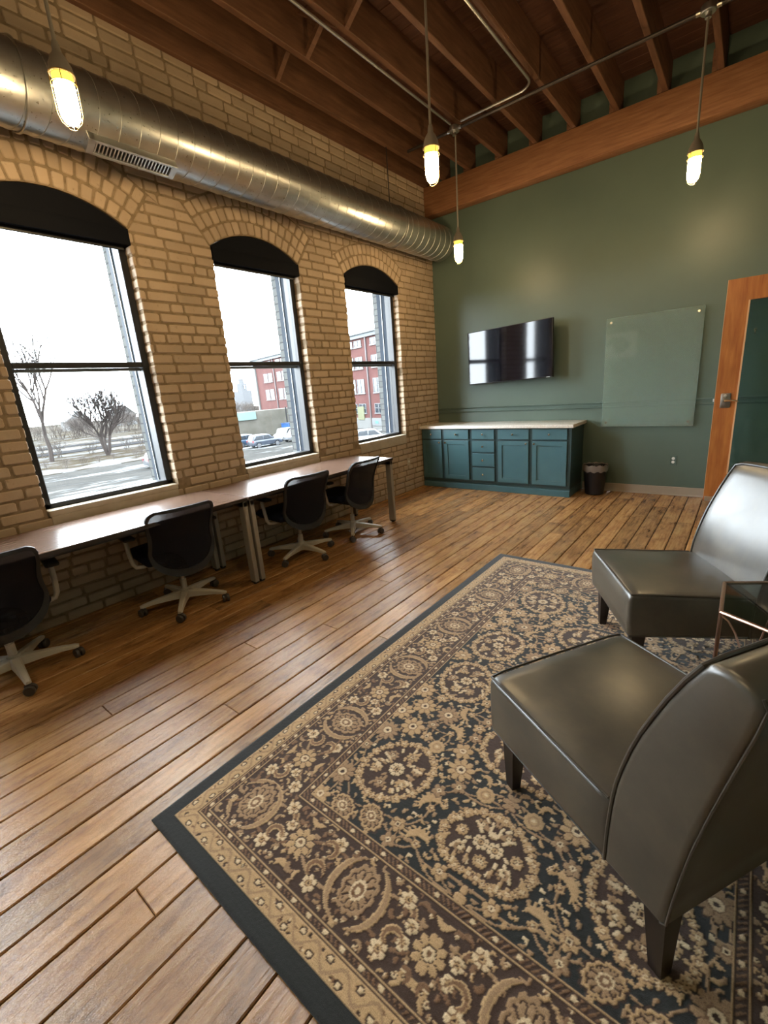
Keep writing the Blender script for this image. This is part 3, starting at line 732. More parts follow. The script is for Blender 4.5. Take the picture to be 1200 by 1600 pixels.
# ------------------------------------------------------------------ office chairs
def office_chair():
    t = thing('office_chair', 'x', 'chair')
    base = MB().lathe([(.0001, .13), (.030, .13), (.034, .12), (.036, .065), (.022, .05), (.0001, .05)], 20).build('star_base', M_ARM, t, smooth=True)
    bs = MB()
    for k in range(5):
        a = k * 2 * PI / 5; R_ = Matrix.Rotation(a, 4, 'Z')
        sec = [(.02, .030, .118, .062), (.12, .024, .108, .068), (.22, .019, .096, .070), (.285, .016, .086, .064), (.305, .012, .080, .066)]
        vs = []; fs = []
        for (r, hw, zt, zb) in sec:
            for (yy, zz) in ((-hw, zb), (hw, zb), (hw * .9, zt - .006), (hw * .6, zt), (-hw * .6, zt), (-hw * .9, zt - .006)): vs.append(R_ @ Vector((r, yy, zz)))
        for i in range(4):
            for q in range(6): fs.append((i * 6 + q, i * 6 + (q + 1) % 6, (i + 1) * 6 + (q + 1) % 6, (i + 1) * 6 + q))
        fs += [tuple(range(6)), tuple(24 + q for q in range(6))]
        bs.add(vs, fs)
        c = MB(); cx, cyy = .295 * math.cos(a), .295 * math.sin(a); sw = a + 1.1 + k
        Rc = Matrix.Translation((cx, cyy, .028)) @ Matrix.Rotation(sw, 4, 'Z')
        for s in (-1, 1):
            pr = [(.0001, s * .005), (.026, s * .006), (.028, s * .010), (.028, s * .020), (.024, s * .024), (.0001, s * .024)]
            m2 = MB().lathe(pr, 18, ax='y'); c.add([Rc @ Vector(p) for p in m2.v], m2.f)
        m2 = MB().tube([(0, 0, 0), (0, 0, .045)], .008, 8).bbox(-.024, .02, -.005, .005, .004, .030, .004, seg=1); c.add([Rc @ Vector(p) for p in m2.v], m2.f)
        c.build('caster', M_CASTER, base, smooth=True)
    bs.build('star_arms', M_ARM, base, smooth=True)
    MB().tube([(0, 0, .11), (0, 0, .20)], .022, 14).tube([(0, 0, .19), (0, 0, .33)], .014, 12).build('gas_column', M_ARM, t, smooth=True)
    MB().bbox(-.14, .08, -.07, .07, .315, .365, .012).tube([(.05, 0, .34), (.13, 0, .36)], .020, 8).build('tilt_mechanism', M_MESHFRAME, t, smooth=True)
    # seat
    def sf(x, y, z): return (x, y * (1 - .12 * max(0, -(x + .05)) ** 1), z + (.012 * (1 - (y / .24) ** 2) if z > .40 else 0))
    pr = [(x_ - .10, z_) for x_, z_ in [(-.25, .375), (-.27, .39), (-.265, .41), (-.235, .428), (-.15, .434), (0, .430), (.12, .432), (.17, .432), (.19, .41), (.18, .385), (.15, .37), (-.2, .365)]]
    MB().rprism(pr, -.235, .235, .03, 3, 8, sf).build('seat', M_NAVY, t, smooth=True, angle=60)
    # back shell
    def shell(u, v):     # u in -1..1 across, v in 0..1 up
        z = .280 + v * .500
        hw = .226
        if v < .40: hw = .226 * (max(0., 1 - ((.40 - v) / .40) ** 2.3)) ** .5
        elif v < .78: hw = .226 - .010 * math.sin((v - .40) / .38 * PI)
        if v > .90: hw = .222 * (1 - .18 * ((v - .90) / .10) ** 3.2)
        x = .175 + .030 * math.sin((v - .1) * PI * 1.15) * -1 + .095 * (v ** 1.6) + .010
        y = u * hw
        x -= .055 * (y / .226) ** 2 * (1 - .35 * v)
        return Vector((x, y, z))
    mp = MB(); NU, NV = 16, 22
    for th in (0,):
        vs = [shell(-1 + 2 * i / NU, j / NV) for j in range(NV + 1) for i in range(NU + 1)]
        fs = [(j * (NU + 1) + i, j * (NU + 1) + i + 1, (j + 1) * (NU + 1) + i + 1, (j + 1) * (NU + 1) + i) for j in range(NV) for i in range(NU)]
        mp.add(vs, fs)
    mo = mp.build('back_mesh', M_MESH, t, smooth=True)
    # frame band around outline
    out = [shell(1, j / 40) for j in range(1, 41)] + [shell(1 - 2 * i / 12, 1) for i in range(1, 12)] + [shell(-1, j / 40) for j in range(40, 0, -1)] + [shell(-1 + 2 * i / 4, .004) for i in range(1, 4)]
    cen = Vector((.15, 0, .54)); fr = MB(); vs = []; nO = len(out)
    for i, p in enumerate(out):
        inw = (Vector((0, cen.y, cen.z)) - Vector((0, p.y, p.z))); inw.normalize()
        wdt = .022 + .030 * max(0, (.46 - p.z) / .185) ** 1.0
        q = p + inw * wdt; q.x = q.x + .004 if False else q.x
        bx = .010
        vs += [p + Vector((bx, 0, 0)), p + Vector((-bx, 0, 0)), q + Vector((-bx + .004, 0, 0)), q + Vector((bx + .002, 0, 0))]
    fs = []
    for i in range(nO):
        j = (i + 1) % nO
        for k in range(4): fs.append((i * 4 + k, i * 4 + (k + 1) % 4, j * 4 + (k + 1) % 4, j * 4 + k))
    fr.add(vs, fs).build('back_frame', M_MESHFRAME, t, smooth=True, angle=50)
    for s in (-1, 1):
        ar = MB().tube([(-.06, s * .12, .355), (-.06, s * .22, .352), (-.06, s * .262, .362), (-.062, s * .278, .39), (-.075, s * .285, .48), (-.09, s * .285, .575)], [.012, .013, .014, .015, .015, .016], 10)
        a_ = ar.build('armrest', M_ARM, t, smooth=True)
        MB().bbox(-.20, .03, s * .285 - .036, s * .285 + .036, .572, .597, .011, seg=3).build('arm_pad', M_MESHFRAME, a_, smooth=True)
    return t
oc = office_chair()
spots = [(-3.11, .385, -.13, -3, 'office chair at the left edge of the picture, cut off by the frame'),
         (-3.09, 1.40, -.11, -36, 'office chair in front of the leftmost window, left of the double desk legs'),
         (-3.07, 2.52, -.12, 0, 'office chair just right of the double desk legs, third from the left'),
         (-3.06, 3.22, .04, 22, 'office chair nearest the desk end and the teal cabinet')]
for i, (x, y, rz, st, lab) in enumerate(spots):
    o = oc if i == 0 else copy_tree(oc)
    o.location = (x, y, 0); o.rotation_euler = (0, 0, rz); tag(o, 'black mesh-back ' + lab, 'chair', 'office chairs at the desks')
    for ch in o.children:
        if ch.name.startswith('star_base'): ch.rotation_euler = (0, 0, math.radians(st) - rz)

# ------------------------------------------------------------------ armchairs
def armchair():
    t = thing('slipper_chair', 'x', 'armchair'); ox, oy, Wd = .34, .295, .59
    def sh(m): return [(p[0] - ox, p[1] - oy, p[2]) for p in m.v]
    def crown(x, y, z):
        if z > .38: k = max(0, 1 - ((x - .27) / .30) ** 2) * max(0, 1 - ((y - Wd / 2) / (Wd / 2)) ** 2); z += .022 * k
        return (x, y, z)
    top = [(.018 + (.512 - .018) * i / 12, .438 - .020 * i / 12) for i in range(13)]
    pr = [(.02, .226), (.006, .236), (0, .30), (-.002, .37), (.0, .415), (.006, .430)] + top + [(.509, .33), (.509, .229)]
    m = MB().rprism(pr, .0012, Wd - .0012, .018, 4, 14, crown); m.v = sh(m); m.build('seat', M_LEATHER, t, smooth=True, angle=50)
    front = [(.503, .226), (.506, .33), (.511, .404), (.519, .474), (.533, .54), (.549, .60), (.568, .66), (.592, .72), (.618, .782), (.648, .844), (.676, .893)]
    rear = [(.690, .904), (.715, .908), (.745, .902), (.770, .888), (.779, .872), (.770, .82), (.754, .75), (.734, .66), (.715, .57), (.698, .48), (.686, .40), (.676, .32), (.668, .236), (.655, .226)]
    def bk(x, y, z):
        k = 1 - ((y - Wd / 2) / (Wd / 2)) ** 2
        f = max(0, (z - .45) / .45); z += .016 * k * f * f; x += .022 * k * (f - .0) * (1 if x < .64 + .1 * f else .35)
        return (x, y, z)
    m = MB().rprism(front + rear, 0, Wd, .016, 4, 14, bk); m.v = sh(m); m.build('backrest', M_LEATHER, t, smooth=True, angle=50)
    e = .006; pp = MB()
    top = [bk(.678, e + (Wd - 2 * e) * i / 14, .897) for i in range(1, 14)]
    path = [(x - .001, e, z) for x, z in front] + [(p[0] - .001, p[1], p[2] + .003) for p in top] + [(x - .001, Wd - e, z) for x, z in front[::-1]]
    pp.tube(path, .0052, 8)
    pp.tube([(x, e, z + .001) for x, z in rear[3:]] , .003, 6).tube([(x, Wd - e, z + .001) for x, z in rear[3:]], .003, 6)
    pp.tube([bk(.776, e + (Wd - 2 * e) * i / 14, .886) for i in range(15)], .003, 6)
    def st(x, y):
        p = crown(x, y, .438 - .022 * (x - .018) / .54); return (p[0], p[1], p[2] - .001)
    pp.tube([st(.5, .008)] + [st(.5 - .49 * i / 8, .007) for i in range(1, 9)] + [st(.004, .007 + (Wd - .014) * i / 12) for i in range(1, 12)] + [st(.01 + .49 * i / 8, Wd - .007) for i in range(9)], .0042, 8)
    pp.tube([(.012, .008, .228), (.012, Wd - .008, .228)], .003, 6).tube([(.012, .008, .228), (.65, .008, .228)], .003, 6)
    pp.v = sh(pp); pp.build('piping', M_PIPING, t, smooth=True)
    for lx, s in ((.065, 0), (.62, .0)):
        for ly in (.06, Wd - .06):
            dx_ = .012 if lx > .3 else -.006
            lg = MB().taper((lx - ox + dx_, ly - oy, 0), (.017, .017), (lx - ox, ly - oy, .24), (.031, .030)); lg.build('leg', M_DARKWOOD, t)
    return t
ac = armchair()
def place_arm(o, org, d):
    px = org[0] + d[0] * .34 - d[1] * .295; py = org[1] + d[1] * .34 + d[0] * .295
    o.location = (px, py, 0.012); o.rotation_euler = (0, 0, math.atan2(d[1], d[0]))
dA = Vector((.857, -.515)).normalized(); place_arm(ac, (-.59, 1.212), dA)
tag(ac, 'glossy grey-brown leather slipper chair nearest the camera, seen from behind', 'armchair', 'leather slipper chairs')
ac2 = copy_tree(ac); dB = Vector((.875, .483)).normalized()
N_ = Vector((-.599, 2.581)) + .59 * Vector((dB.y, -dB.x)); place_arm(ac2, (N_.x, N_.y), dB)
tag(ac2, 'glossy grey-brown leather slipper chair beyond the side table, facing the windows', 'armchair', 'leather slipper chairs')

# ------------------------------------------------------------------ hexagonal side table
st_ = thing('side_table', 'hexagonal rose gold side table with dark glass top between the two leather chairs', 'table', (.245, 1.925, 0.012))
hx = [(.27 * math.cos(math.radians(30 + 60 * k + 0)), .27 * math.sin(math.radians(30 + 60 * k + 0))) for k in range(6)]
TZ = .572
fr = MB()
for i in range(6):
    a, b = Vector(hx[i]), Vector(hx[(i + 1) % 6]); fr.tube([(a.x, a.y, TZ), (b.x, b.y, TZ)], .007, 8)
fr.build('top_frame', M_COPPER, st_, smooth=True)
MB().prism([(p[0] * .975, p[1] * .975) for p in hx], TZ - .003, TZ + .003, 'z').build('glass_top', M_TABLEGLASS, st_)
for i in range(6):
    a = Vector(hx[i])
    MB().tube([(a.x, a.y, TZ), (a.x * .99, a.y * .99, 0.0)], .0065, 8).build('leg', M_COPPER, st_, smooth=True)
    b = Vector(hx[(i + 1) % 6]); mid = (a + b) / 2
    MB().tube([(a.x, a.y, TZ - .01)] + [(a.x + (mid.x - a.x) * math.sin(t), a.y + (mid.y - a.y) * math.sin(t), TZ * math.cos(t) * .98) for t in [PI / 2 * k / 8 for k in range(1, 9)]], .0035, 6).build('curved_brace', M_COPPER, st_, smooth=True)

# ------------------------------------------------------------------ rug: woven pattern computed knot by knot, kept as a colour attribute
RX0, RX1, RYF = -1.503, .525, 3.325
RWd, RLn, CE = RX1 - RX0, 2.925, .004
nu, nv = int(RWd / CE), int(RLn / CE)
TAN, CRM, MID, BRN, NVY, LTB = (.46, .295, .15), (.62, .46, .28), (.20, .11, .058), (.055, .030, .020), (.021, .0205, .0185), (.33, .205, .11)
img = np.zeros((nv, nu, 3)); img[:] = NVY
U, V = np.meshgrid((np.arange(nu) + .5) * CE, (np.arange(nv) + .5) * CE)
Dx = np.minimum(U, RWd - U); Dy = np.minimum(V, RLn - V); D = np.minimum(Dx, Dy)
along = np.where(Dx < Dy, V, U)
rr = np.random.RandomState(5)
def fill(mask, c): img[mask] = c
fill(D > .058, BRN)
E1, E2, E3, E4, E5 = .058, .118, .150, .372, .408
fill((D > E1) & (D < E2), TAN)
# small scroll border
ph = along * 2 * PI / .105
sc = np.abs((D - (E1 + E2) / 2) - .019 * np.sin(ph)) < .0048
fill((D > E1 + .004) & (D < E2 - .003) & sc, LTB)
bl = (((along % .0525) - .026) ** 2 / .013 ** 2 + (D - (E1 + E2) / 2 + .013 * np.sign(np.sin(ph))) ** 2 / .010 ** 2)
fill((D > E1) & (D < E2) & (bl < 1), BRN); fill((D > E1) & (D < E2) & (bl < .38), CRM)
fill((D > E2 - .003) & (D < E2 + .001), BRN)
def guard(a, b):
    m = (D > a) & (D < b); fill(m, BRN); w_ = b - a
    fill((D > a) & (D < a + .0045), TAN); fill((D > b - .0045) & (D < b), TAN)
    t = ((along + (D - a) * .8) % .0165) < .0065
    fill((D > a + .008) & (D < b - .008) & t, MID)
    d = ((along % .066) - .033) ** 2 / .0085 ** 2 + (D - (a + b) / 2) ** 2 / .007 ** 2
    fill(m & (d < 1), CRM)
guard(E2 + .002, E3); 
fill((D > E3) & (D < E4), BRN)
inner = D > E5; fill(inner, NVY)
def win(cu, cv, R):
    i0, i1 = max(0, int((cv - R) / CE)), min(nv, int((cv + R) / CE) + 2); j0, j1 = max(0, int((cu - R) / CE)), min(nu, int((cu + R) / CE) + 2)
    return slice(i0, i1), slice(j0, j1)
def paint(sl, mask, c, lim=None):
    if lim is not None: mask = mask & lim[sl]
    s = img[sl]; s[mask] = c
def rosette(cu, cv, R, n=8, rot=0., cols=(TAN, MID, CRM, BRN), lim=None, sharp=.30, asp=1., tilt=0.):
    sl = win(cu, cv, R * max(1, asp) * 1.15); x = U[sl] - cu; y = V[sl] - cv
    c, s = math.cos(tilt), math.sin(tilt); x, y = x * c + y * s, (-x * s + y * c) / asp
    r = np.hypot(x, y); th = np.arctan2(y, x) + rot
    ed = R * (1 - sharp + sharp * np.abs(np.cos(th * n / 2)) ** .8)
    paint(sl, r < ed * 1.12, BRN, lim); paint(sl, r < ed, cols[0], lim)
    paint(sl, (np.abs(np.cos(th * n / 2)) < .22) & (r > R * .34) & (r < ed), cols[1], lim)
    paint(sl, r < R * .42, cols[1], lim); paint(sl, r < R * .34, cols[2], lim); paint(sl, r < R * .15, cols[3], lim)
def disc(cu, cv, R, lim=None):
    sl = win(cu, cv, R * 1.2); r = np.hypot(U[sl] - cu, V[sl] - cv); th = np.arctan2(V[sl] - cv, U[sl] - cu)
    paint(sl, r < R * (1 + .06 * np.cos(9 * th)), TAN, lim); paint(sl, np.abs(r - R * .5) < .0028, LTB, lim); paint(sl, r < R * .2, CRM, lim)
def stroke(pts, w0, c, lim=None, taper=True, edge=None):
    P = [np.array(p) for p in pts]; n = len(P); a = np.array(P); R = w0 + .006
    lo = a.min(0) - R; hi = a.max(0) + R
    i0, i1 = max(0, int(lo[1] / CE)), min(nv, int(hi[1] / CE) + 2); j0, j1 = max(0, int(lo[0] / CE)), min(nu, int(hi[0] / CE) + 2)
    if i1 <= i0 or j1 <= j0: return
    sl = (slice(i0, i1), slice(j0, j1)); x = U[sl]; y = V[sl]; best = np.full(x.shape, 9.)
    for k in range(n - 1):
        d = P[k + 1] - P[k]; L2 = d @ d + 1e-12; t = np.clip(((x - P[k][0]) * d[0] + (y - P[k][1]) * d[1]) / L2, 0, 1)
        q = (k + t) / (n - 1); wd = w0 * (np.sin(PI * np.clip(q, .02, .98)) ** .7 if taper else 1)
        best = np.minimum(best, np.hypot(x - P[k][0] - t * d[0], y - P[k][1] - t * d[1]) / wd)
    if edge is not None: paint(sl, best < 1, edge, lim); paint(sl, best < .55, c, lim)
    else: paint(sl, best < 1, c, lim)
def sickle(cu, cv, R, a0, sweep, w0, c=TAN, lim=None, edge=None):
    pts = [(cu + R * math.cos(a0 + sweep * k / 9), cv + R * math.sin(a0 + sweep * k / 9)) for k in range(10)]
    stroke(pts, w0, c, lim, True, edge)
    if edge is None:
        for k in range(1, 9):
            a = a0 + sweep * (k + .3) / 9; p = (cu + R * math.cos(a), cv + R * math.sin(a)); q = (cu + (R + w0 * 1.5) * math.cos(a + .12), cv + (R + w0 * 1.5) * math.sin(a + .12))
            stroke([p, q], .0035, c, lim, False)
def palmette(cu, cv, R, dirn, lim=None, c0=TAN):
    asp = 1.35
    sl = win(cu, cv, R * 1.7); x = U[sl] - cu; y = V[sl] - cv; c, s = math.cos(dirn), math.sin(dirn)
    a, b = (x * c + y * s) / asp, -x * s + y * c; r = np.hypot(a, b); th = np.arctan2(b, a)
    ed = R * (.86 + .14 * np.abs(np.cos(6 * th))) * (1 - .18 * np.abs(np.sin(th / 2)) ** 3)
    paint(sl, r < ed * 1.13, BRN, lim); paint(sl, r < ed, c0, lim); paint(sl, r < ed * .80, BRN, lim); paint(sl, r < ed * .74, LTB, lim)
    paint(sl, (r < ed * .74) & (np.abs(np.cos(5 * th)) < .35), BRN, lim); paint(sl, r < ed * .42, CRM, lim); paint(sl, r < ed * .30, MID, lim); paint(sl, r < ed * .15, CRM, lim)
def bouquet(cu, cv, R, dirn, seed, lim=None):       # big oval made of many small blossoms on brown
    q = np.random.RandomState(seed); asp = 1.22
    sl = win(cu, cv, R * 1.6); x = U[sl] - cu; y = V[sl] - cv; c, s = math.cos(dirn), math.sin(dirn)
    a, b = (x * c + y * s) / asp, -x * s + y * c; r = np.hypot(a, b); th = np.arctan2(b, a)
    ed = R * (.90 + .10 * np.abs(np.cos(7 * th)))
    paint(sl, r < ed, BRN, lim)
    for k in range(30):
        t = 2 * PI * k / 30; rosette(cu + c * asp * R * .95 * math.cos(t) - s * R * .95 * math.sin(t), cv + s * asp * R * .95 * math.cos(t) + c * R * .95 * math.sin(t), .0135 + .006 * (k % 2), 5, q.rand() * 3, (TAN, MID, CRM, TAN), lim, .35)
    rosette(cu, cv, R * .24, 8, 0, (CRM, BRN, TAN, BRN), lim, .2)
    for k in range(6):
        t = 2 * PI * k / 6 + .4; rosette(cu + c * R * .55 * math.cos(t) * asp - s * R * .55 * math.sin(t), cv + s * R * .55 * asp * math.cos(t) + c * R * .55 * math.sin(t), R * .19, 8, t, ((TAN, LTB)[k % 2], BRN, CRM, MID), lim, .3)
    for k in range(46):
        t = q.rand() * 2 * PI; u_ = R * (.28 + .58 * q.rand()); px = cu + c * u_ * asp * math.cos(t) - s * u_ * math.sin(t); py = cv + s * u_ * asp * math.cos(t) + c * u_ * math.sin(t)
        stroke([(px, py), (px + .012 * math.cos(t + 1), py + .012 * math.sin(t + 1))], .0052, (CRM, TAN, CRM, LTB)[k % 4], lim, False)
# main border motifs, laid side by side round the four sides
lim = (D > E3 + .003) & (D < E4 - .002); bc = (E3 + E4) / 2
def border_side(L, place):
    n = max(2, int(round((L - 2 * bc) / .455))); st = (L - 2 * bc) / n
    for k in range(n):
        a = bc + k * st
        for q in range(2):       # undulating vine
            pts = [(a + st * t / 16, bc + (.058 if q else -.058) * math.sin(2 * PI * t / 16)) for t in range(17)]
            place('stroke', pts, .0052, LTB if q else MID)
        place('pal', a, bc, .062, 1); place('ros', a + st * .5, bc, .048, 9)
        for sg in (-1, 1):
            place('sickle', a, bc, .092, sg); place('ros', a + st * .27, bc + sg * .070, .026, 6); place('ros', a + st * .73, bc + sg * .070, .026, 6)
            place('ros', a + st * .36, bc + sg * .022, .020, 5)
            place('esse', a + st * .30, bc - sg * .035, .034, sg); place('esse', a + st * .70, bc + sg * .035, .034, -sg)
            place('leaf', a + st * .5, bc + sg * .085, .02, sg)
for side in range(4):
    L = RLn if side in (0, 1) else RWd
    def tr(p, side=side):
        a, b = p
        return {0: (b, a), 1: (RWd - b, a), 2: (a, b), 3: (a, RLn - b)}[side]
    diag = {0: Dx <= Dy + .002, 1: Dx <= Dy + .002, 2: Dy <= Dx + .002, 3: Dy <= Dx + .002}[side]
    lm = lim & diag
    def place(kind, *a):
        if kind == 'stroke': stroke([tr(p) for p in a[0]], a[1], a[2], lm, False)
        elif kind == 'pal':
            d0, d1 = tr((0, 0)), tr((0, 1)); palmette(*tr((a[0], a[1])), a[2], math.atan2(d1[1] - d0[1], d1[0] - d0[0]), lim, LTB)
        elif kind == 'ros': rosette(*tr((a[0], a[1])), a[2], a[3], .3, (TAN, BRN, CRM, MID) if a[2] > .03 else (CRM, MID, TAN, BRN), lim)
        elif kind == 'sickle':
            stroke([tr((a[0] + a[3] * .088 * math.cos(t) , a[1] + .098 * math.sin(t))) for t in [(-1.25 + 2.5 * k / 12) for k in range(13)]], .012, LTB, lm, True, TAN)
        elif kind == 'esse':
            c_, s_ = a[0], a[1]
            stroke([tr((c_ + a[3] * a[2] * math.cos(t) * (1 - t / 9), s_ + a[2] * math.sin(t) * (1 - t / 9))) for t in [k * .42 for k in range(12)]], .0105, MID, lm, True, TAN)
        elif kind == 'leaf':
            stroke([tr((a[0] - .03, a[1])), tr((a[0], a[1] - a[3] * .012)), tr((a[0] + .03, a[1]))], .009, TAN, lm)
    border_side(L, place)
guard(E4, E5)
# small curled leaves fill the open ground of the border, mirrored on every side
qb = np.random.RandomState(3)
def curls(lim_, ground, n, r0, r1, region, cols, wmin=.0045, wmax=.0085):
    g = np.array(ground); done = 0
    for _ in range(n * 14):
        if done >= n: break
        x, y = region(qb); R_ = qb.uniform(r0, r1); i, j = int(y / CE), int(x / CE); k = int(R_ / CE)
        if i - k < 0 or j - k < 0 or i + k >= nv or j + k >= nu or not lim_[i, j]: continue
        pt = img[i - k:i + k + 1:max(1, k // 2), j - k:j + k + 1:max(1, k // 2)].reshape(-1, 3)
        if (np.abs(pt - g).sum(1) > .02).mean() > .12: continue
        a0 = qb.uniform(0, 6.28); sw = qb.choice([-1, 1]) * qb.uniform(2.2, 3.6)
        stroke([(x + R_ * .8 * math.cos(a0 + sw * t / 7) * (1 - t / 14), y + R_ * .8 * math.sin(a0 + sw * t / 7) * (1 - t / 14)) for t in range(8)], qb.uniform(wmin, wmax), cols[done % len(cols)], lim_)
        if done % 3 == 0: rosette(x, y, R_ * .36, 5, a0, (CRM, MID, TAN, BRN), lim_)
        done += 1
def reg_border(q_):
    return (q_.uniform(E3, RWd / 2), q_.uniform(E3, E4)) if q_.rand() < .42 else (q_.uniform(E3, E4), q_.uniform(E3, RLn / 2))
curls(lim, BRN, 150, .016, .030, reg_border, (TAN, LTB, MID, LTB))
curls(lim, BRN, 160, .009, .014, reg_border, (LTB, TAN, MID), .0035, .005)
curls((D > E1 + .004) & (D < E2 - .004), TAN, 120, .008, .012, lambda q_: (q_.uniform(E1, RWd / 2), q_.uniform(E1, E2)) if q_.rand() < .42 else (q_.uniform(E1, E2), q_.uniform(E1, RLn / 2)), (MID, BRN), .003, .0045)
# field: symmetric about both axes, drawn in one quarter and mirrored
hU, hV = nu // 2, nv // 2
fl_ = inner
q = np.random.RandomState(11)
pts = []
big = [(.60, .67, .128, 1.0), (.97, 1.0, .135, .2), (.57, 1.28, .125, 1.9), (.99, .60, .11, .5)]
def overlap(x, y, r):
    return any(math.hypot(x - a, y - b) < (r + c) * .93 for a, b, c in pts) or any(math.hypot(x - a, y - b) < r + c * 1.15 for a, b, c, _ in big)
sizes = [.052] * 500 + [.040] * 500 + [.027] * 900 + [.015] * 1500
for R_ in sizes:
    x, y = E5 + .01 + q.rand() * (RWd / 2 - E5 + .02), E5 + .01 + q.rand() * (RLn / 2 - E5 + .02)
    if not overlap(x, y, R_ + .004): pts.append((x, y, R_))
ps = [p for p in pts if p[2] > .02]
for i, (x, y, r) in enumerate(ps):     # vines to a neighbour
    o_ = sorted(ps, key=lambda p: (p[0] - x) ** 2 + (p[1] - y) ** 2)[1:3]
    for (x2, y2, r2) in o_:
        mx, my = (x + x2) / 2 - (y2 - y) * .35, (y + y2) / 2 + (x2 - x) * .35
        stroke([((1 - t) ** 2 * x + 2 * t * (1 - t) * mx + t * t * x2, (1 - t) ** 2 * y + 2 * t * (1 - t) * my + t * t * y2) for t in [k / 7 for k in range(8)]], .0032, LTB, fl_, False)
for i, (x, y, r, d) in enumerate(big): bouquet(x, y, r, d, 20 + i, fl_)
for i, (x, y, r) in enumerate(pts):
    if r > .04:
        if i % 5 == 0: palmette(x, y, r * .85, q.rand() * 6, fl_)
        elif i % 5 == 1: sickle(x, y, r * .75, q.rand() * 6, 2.7, .0135, TAN, fl_); rosette(x, y, r * .30, 5, 0, lim=fl_)
        else: rosette(x, y, r, (8, 11, 9)[i % 3], q.rand() * 3, ((TAN, LTB, TAN)[i % 3], MID, CRM, BRN), fl_, .34)
    elif r > .03:
        if i % 4 == 0: disc(x, y, r * .8, fl_)
        elif i % 4 == 1: sickle(x, y, r * .8, q.rand() * 6, 2.5, .0115, TAN, fl_)
        else: rosette(x, y, r, (6, 7)[i % 2], q.rand() * 3, (TAN, LTB, CRM, MID), fl_, .4)
    elif r > .02: rosette(x, y, r, 5, q.rand() * 3, ((TAN, LTB)[i % 2], MID, CRM, BRN), fl_, .42)
    else:
        a = q.rand() * 6; stroke([(x - .014 * math.cos(a), y - .014 * math.sin(a)), (x, y), (x + .014 * math.cos(a + .7), y + .014 * math.sin(a + .7))], .006, (TAN, LTB, TAN)[i % 3], fl_)
for i, (x, y, r) in enumerate(pts):
    if r > .03:
        for k in range(5):
            a = k * 1.2566 + i; x1, y1 = x + r * .95 * math.cos(a), y + r * .95 * math.sin(a)
            stroke([(x1, y1), (x1 + .012 * math.cos(a + .5), y1 + .012 * math.sin(a + .5)), (x1 + .020 * math.cos(a + 1.0), y1 + .020 * math.sin(a + 1.0))], .0045, (TAN, LTB)[k % 2], fl_)
regf = lambda q_: (q_.uniform(E5, RWd / 2), q_.uniform(E5, RLn / 2))
curls(fl_, NVY, 60, .020, .030, regf, (TAN, TAN, LTB), .006, .010)
curls(fl_, NVY, 170, .010, .016, regf, (TAN, LTB, CRM), .004, .006)
A_ = img[:hV, :hU].copy()
img[:hV, nu - hU:] = A_[:, ::-1]; img[nv - hV:, :hU] = A_[::-1]; img[nv - hV:, nu - hU:] = A_[::-1, ::-1]
img *= (1 + .10 * (rr.rand(nv, nu, 1) - .5))
img *= (1 + .05 * np.sin(np.arange(nv) * 1.9)[:, None, None])
pile = np.where(img.sum(2) > .35, .0016, 0.) + rr.rand(nv, nu) * .0009 - np.clip((.012 - D) / .012, 0, 1) ** 2 * .006
def ynear(x): return .395 - .035 * (x - RX0) / RWd
gu, gv = np.meshgrid(np.arange(nu) / (nu - 1.), np.arange(nv) / (nv - 1.))
X = RX0 + .012 * gv + gu * (RWd - 0); Yn = ynear(X); Y = Yn + gv * (RYF - .02 * gu - Yn); Z = .0095 + pile
co = np.stack([X, Y, Z], -1).reshape(-1, 3)
idx = np.arange(nu * nv).reshape(nv, nu)
qd = np.stack([idx[:-1, :-1], idx[:-1, 1:], idx[1:, 1:], idx[1:, :-1]], -1).reshape(-1, 4)
# skirt down to the floor
ring = np.concatenate([idx[0, :], idx[1:, -1], idx[-1, -2::-1], idx[-2:0:-1, 0]])
lowc = co[ring].copy(); lowc[:, 2] = .0005; base_ = len(co); co = np.concatenate([co, lowc])
k_ = np.arange(len(ring)); sk = np.stack([ring, base_ + k_, base_ + (k_ + 1) % len(ring), ring[(k_ + 1) % len(ring)]], -1)
qd = np.concatenate([qd, sk])
me = bpy.data.meshes.new('area_rug'); me.vertices.add(len(co)); me.vertices.foreach_set('co', co.astype(np.float32).ravel())
me.loops.add(len(qd) * 4); me.loops.foreach_set('vertex_index', qd.astype(np.int32).ravel())
me.polygons.add(len(qd)); me.polygons.foreach_set('loop_start', np.arange(len(qd), dtype=np.int32) * 4)
try: me.polygons.foreach_set('loop_total', np.full(len(qd), 4, np.int32))
except Exception: pass
me.update(calc_edges=True)
cols_ = np.ones((len(co), 4), np.float32); cols_[:nu * nv, :3] = img.reshape(-1, 3); cols_[nu * nv:, :3] = NVY
ca = me.color_attributes.new('pile', 'FLOAT_COLOR', 'POINT'); ca.data.foreach_set('color', cols_.ravel())
def b_rug(nt, b):
    a = N(nt, 'ShaderNodeAttribute', attribute_name='pile'); n = noise(nt, coords(nt), 420, 2)
    m = N(nt, 'ShaderNodeVectorMath', operation='SCALE'); nt.links.new(a.outputs['Color'], m.inputs[0]); nt.links.new(mrange(nt, n, .3, .7, .75, 1.2), m.inputs['Scale'])
    nt.links.new(m.outputs[0], b.inputs['Base Color']); bump(nt, b, n, .5, .002)
    b.inputs['Sheen Weight'].default_value = .25; b.inputs['Sheen Roughness'].default_value = .5
me.materials.append(mat('woven_rug_pile', rough=.9, spec=.12, build=b_rug))
rug = bpy.data.objects.new('area_rug', me); C.objects.link(rug)
tag(rug, 'large dark oriental rug with tan flowers and patterned border on the plank floor', 'rug')

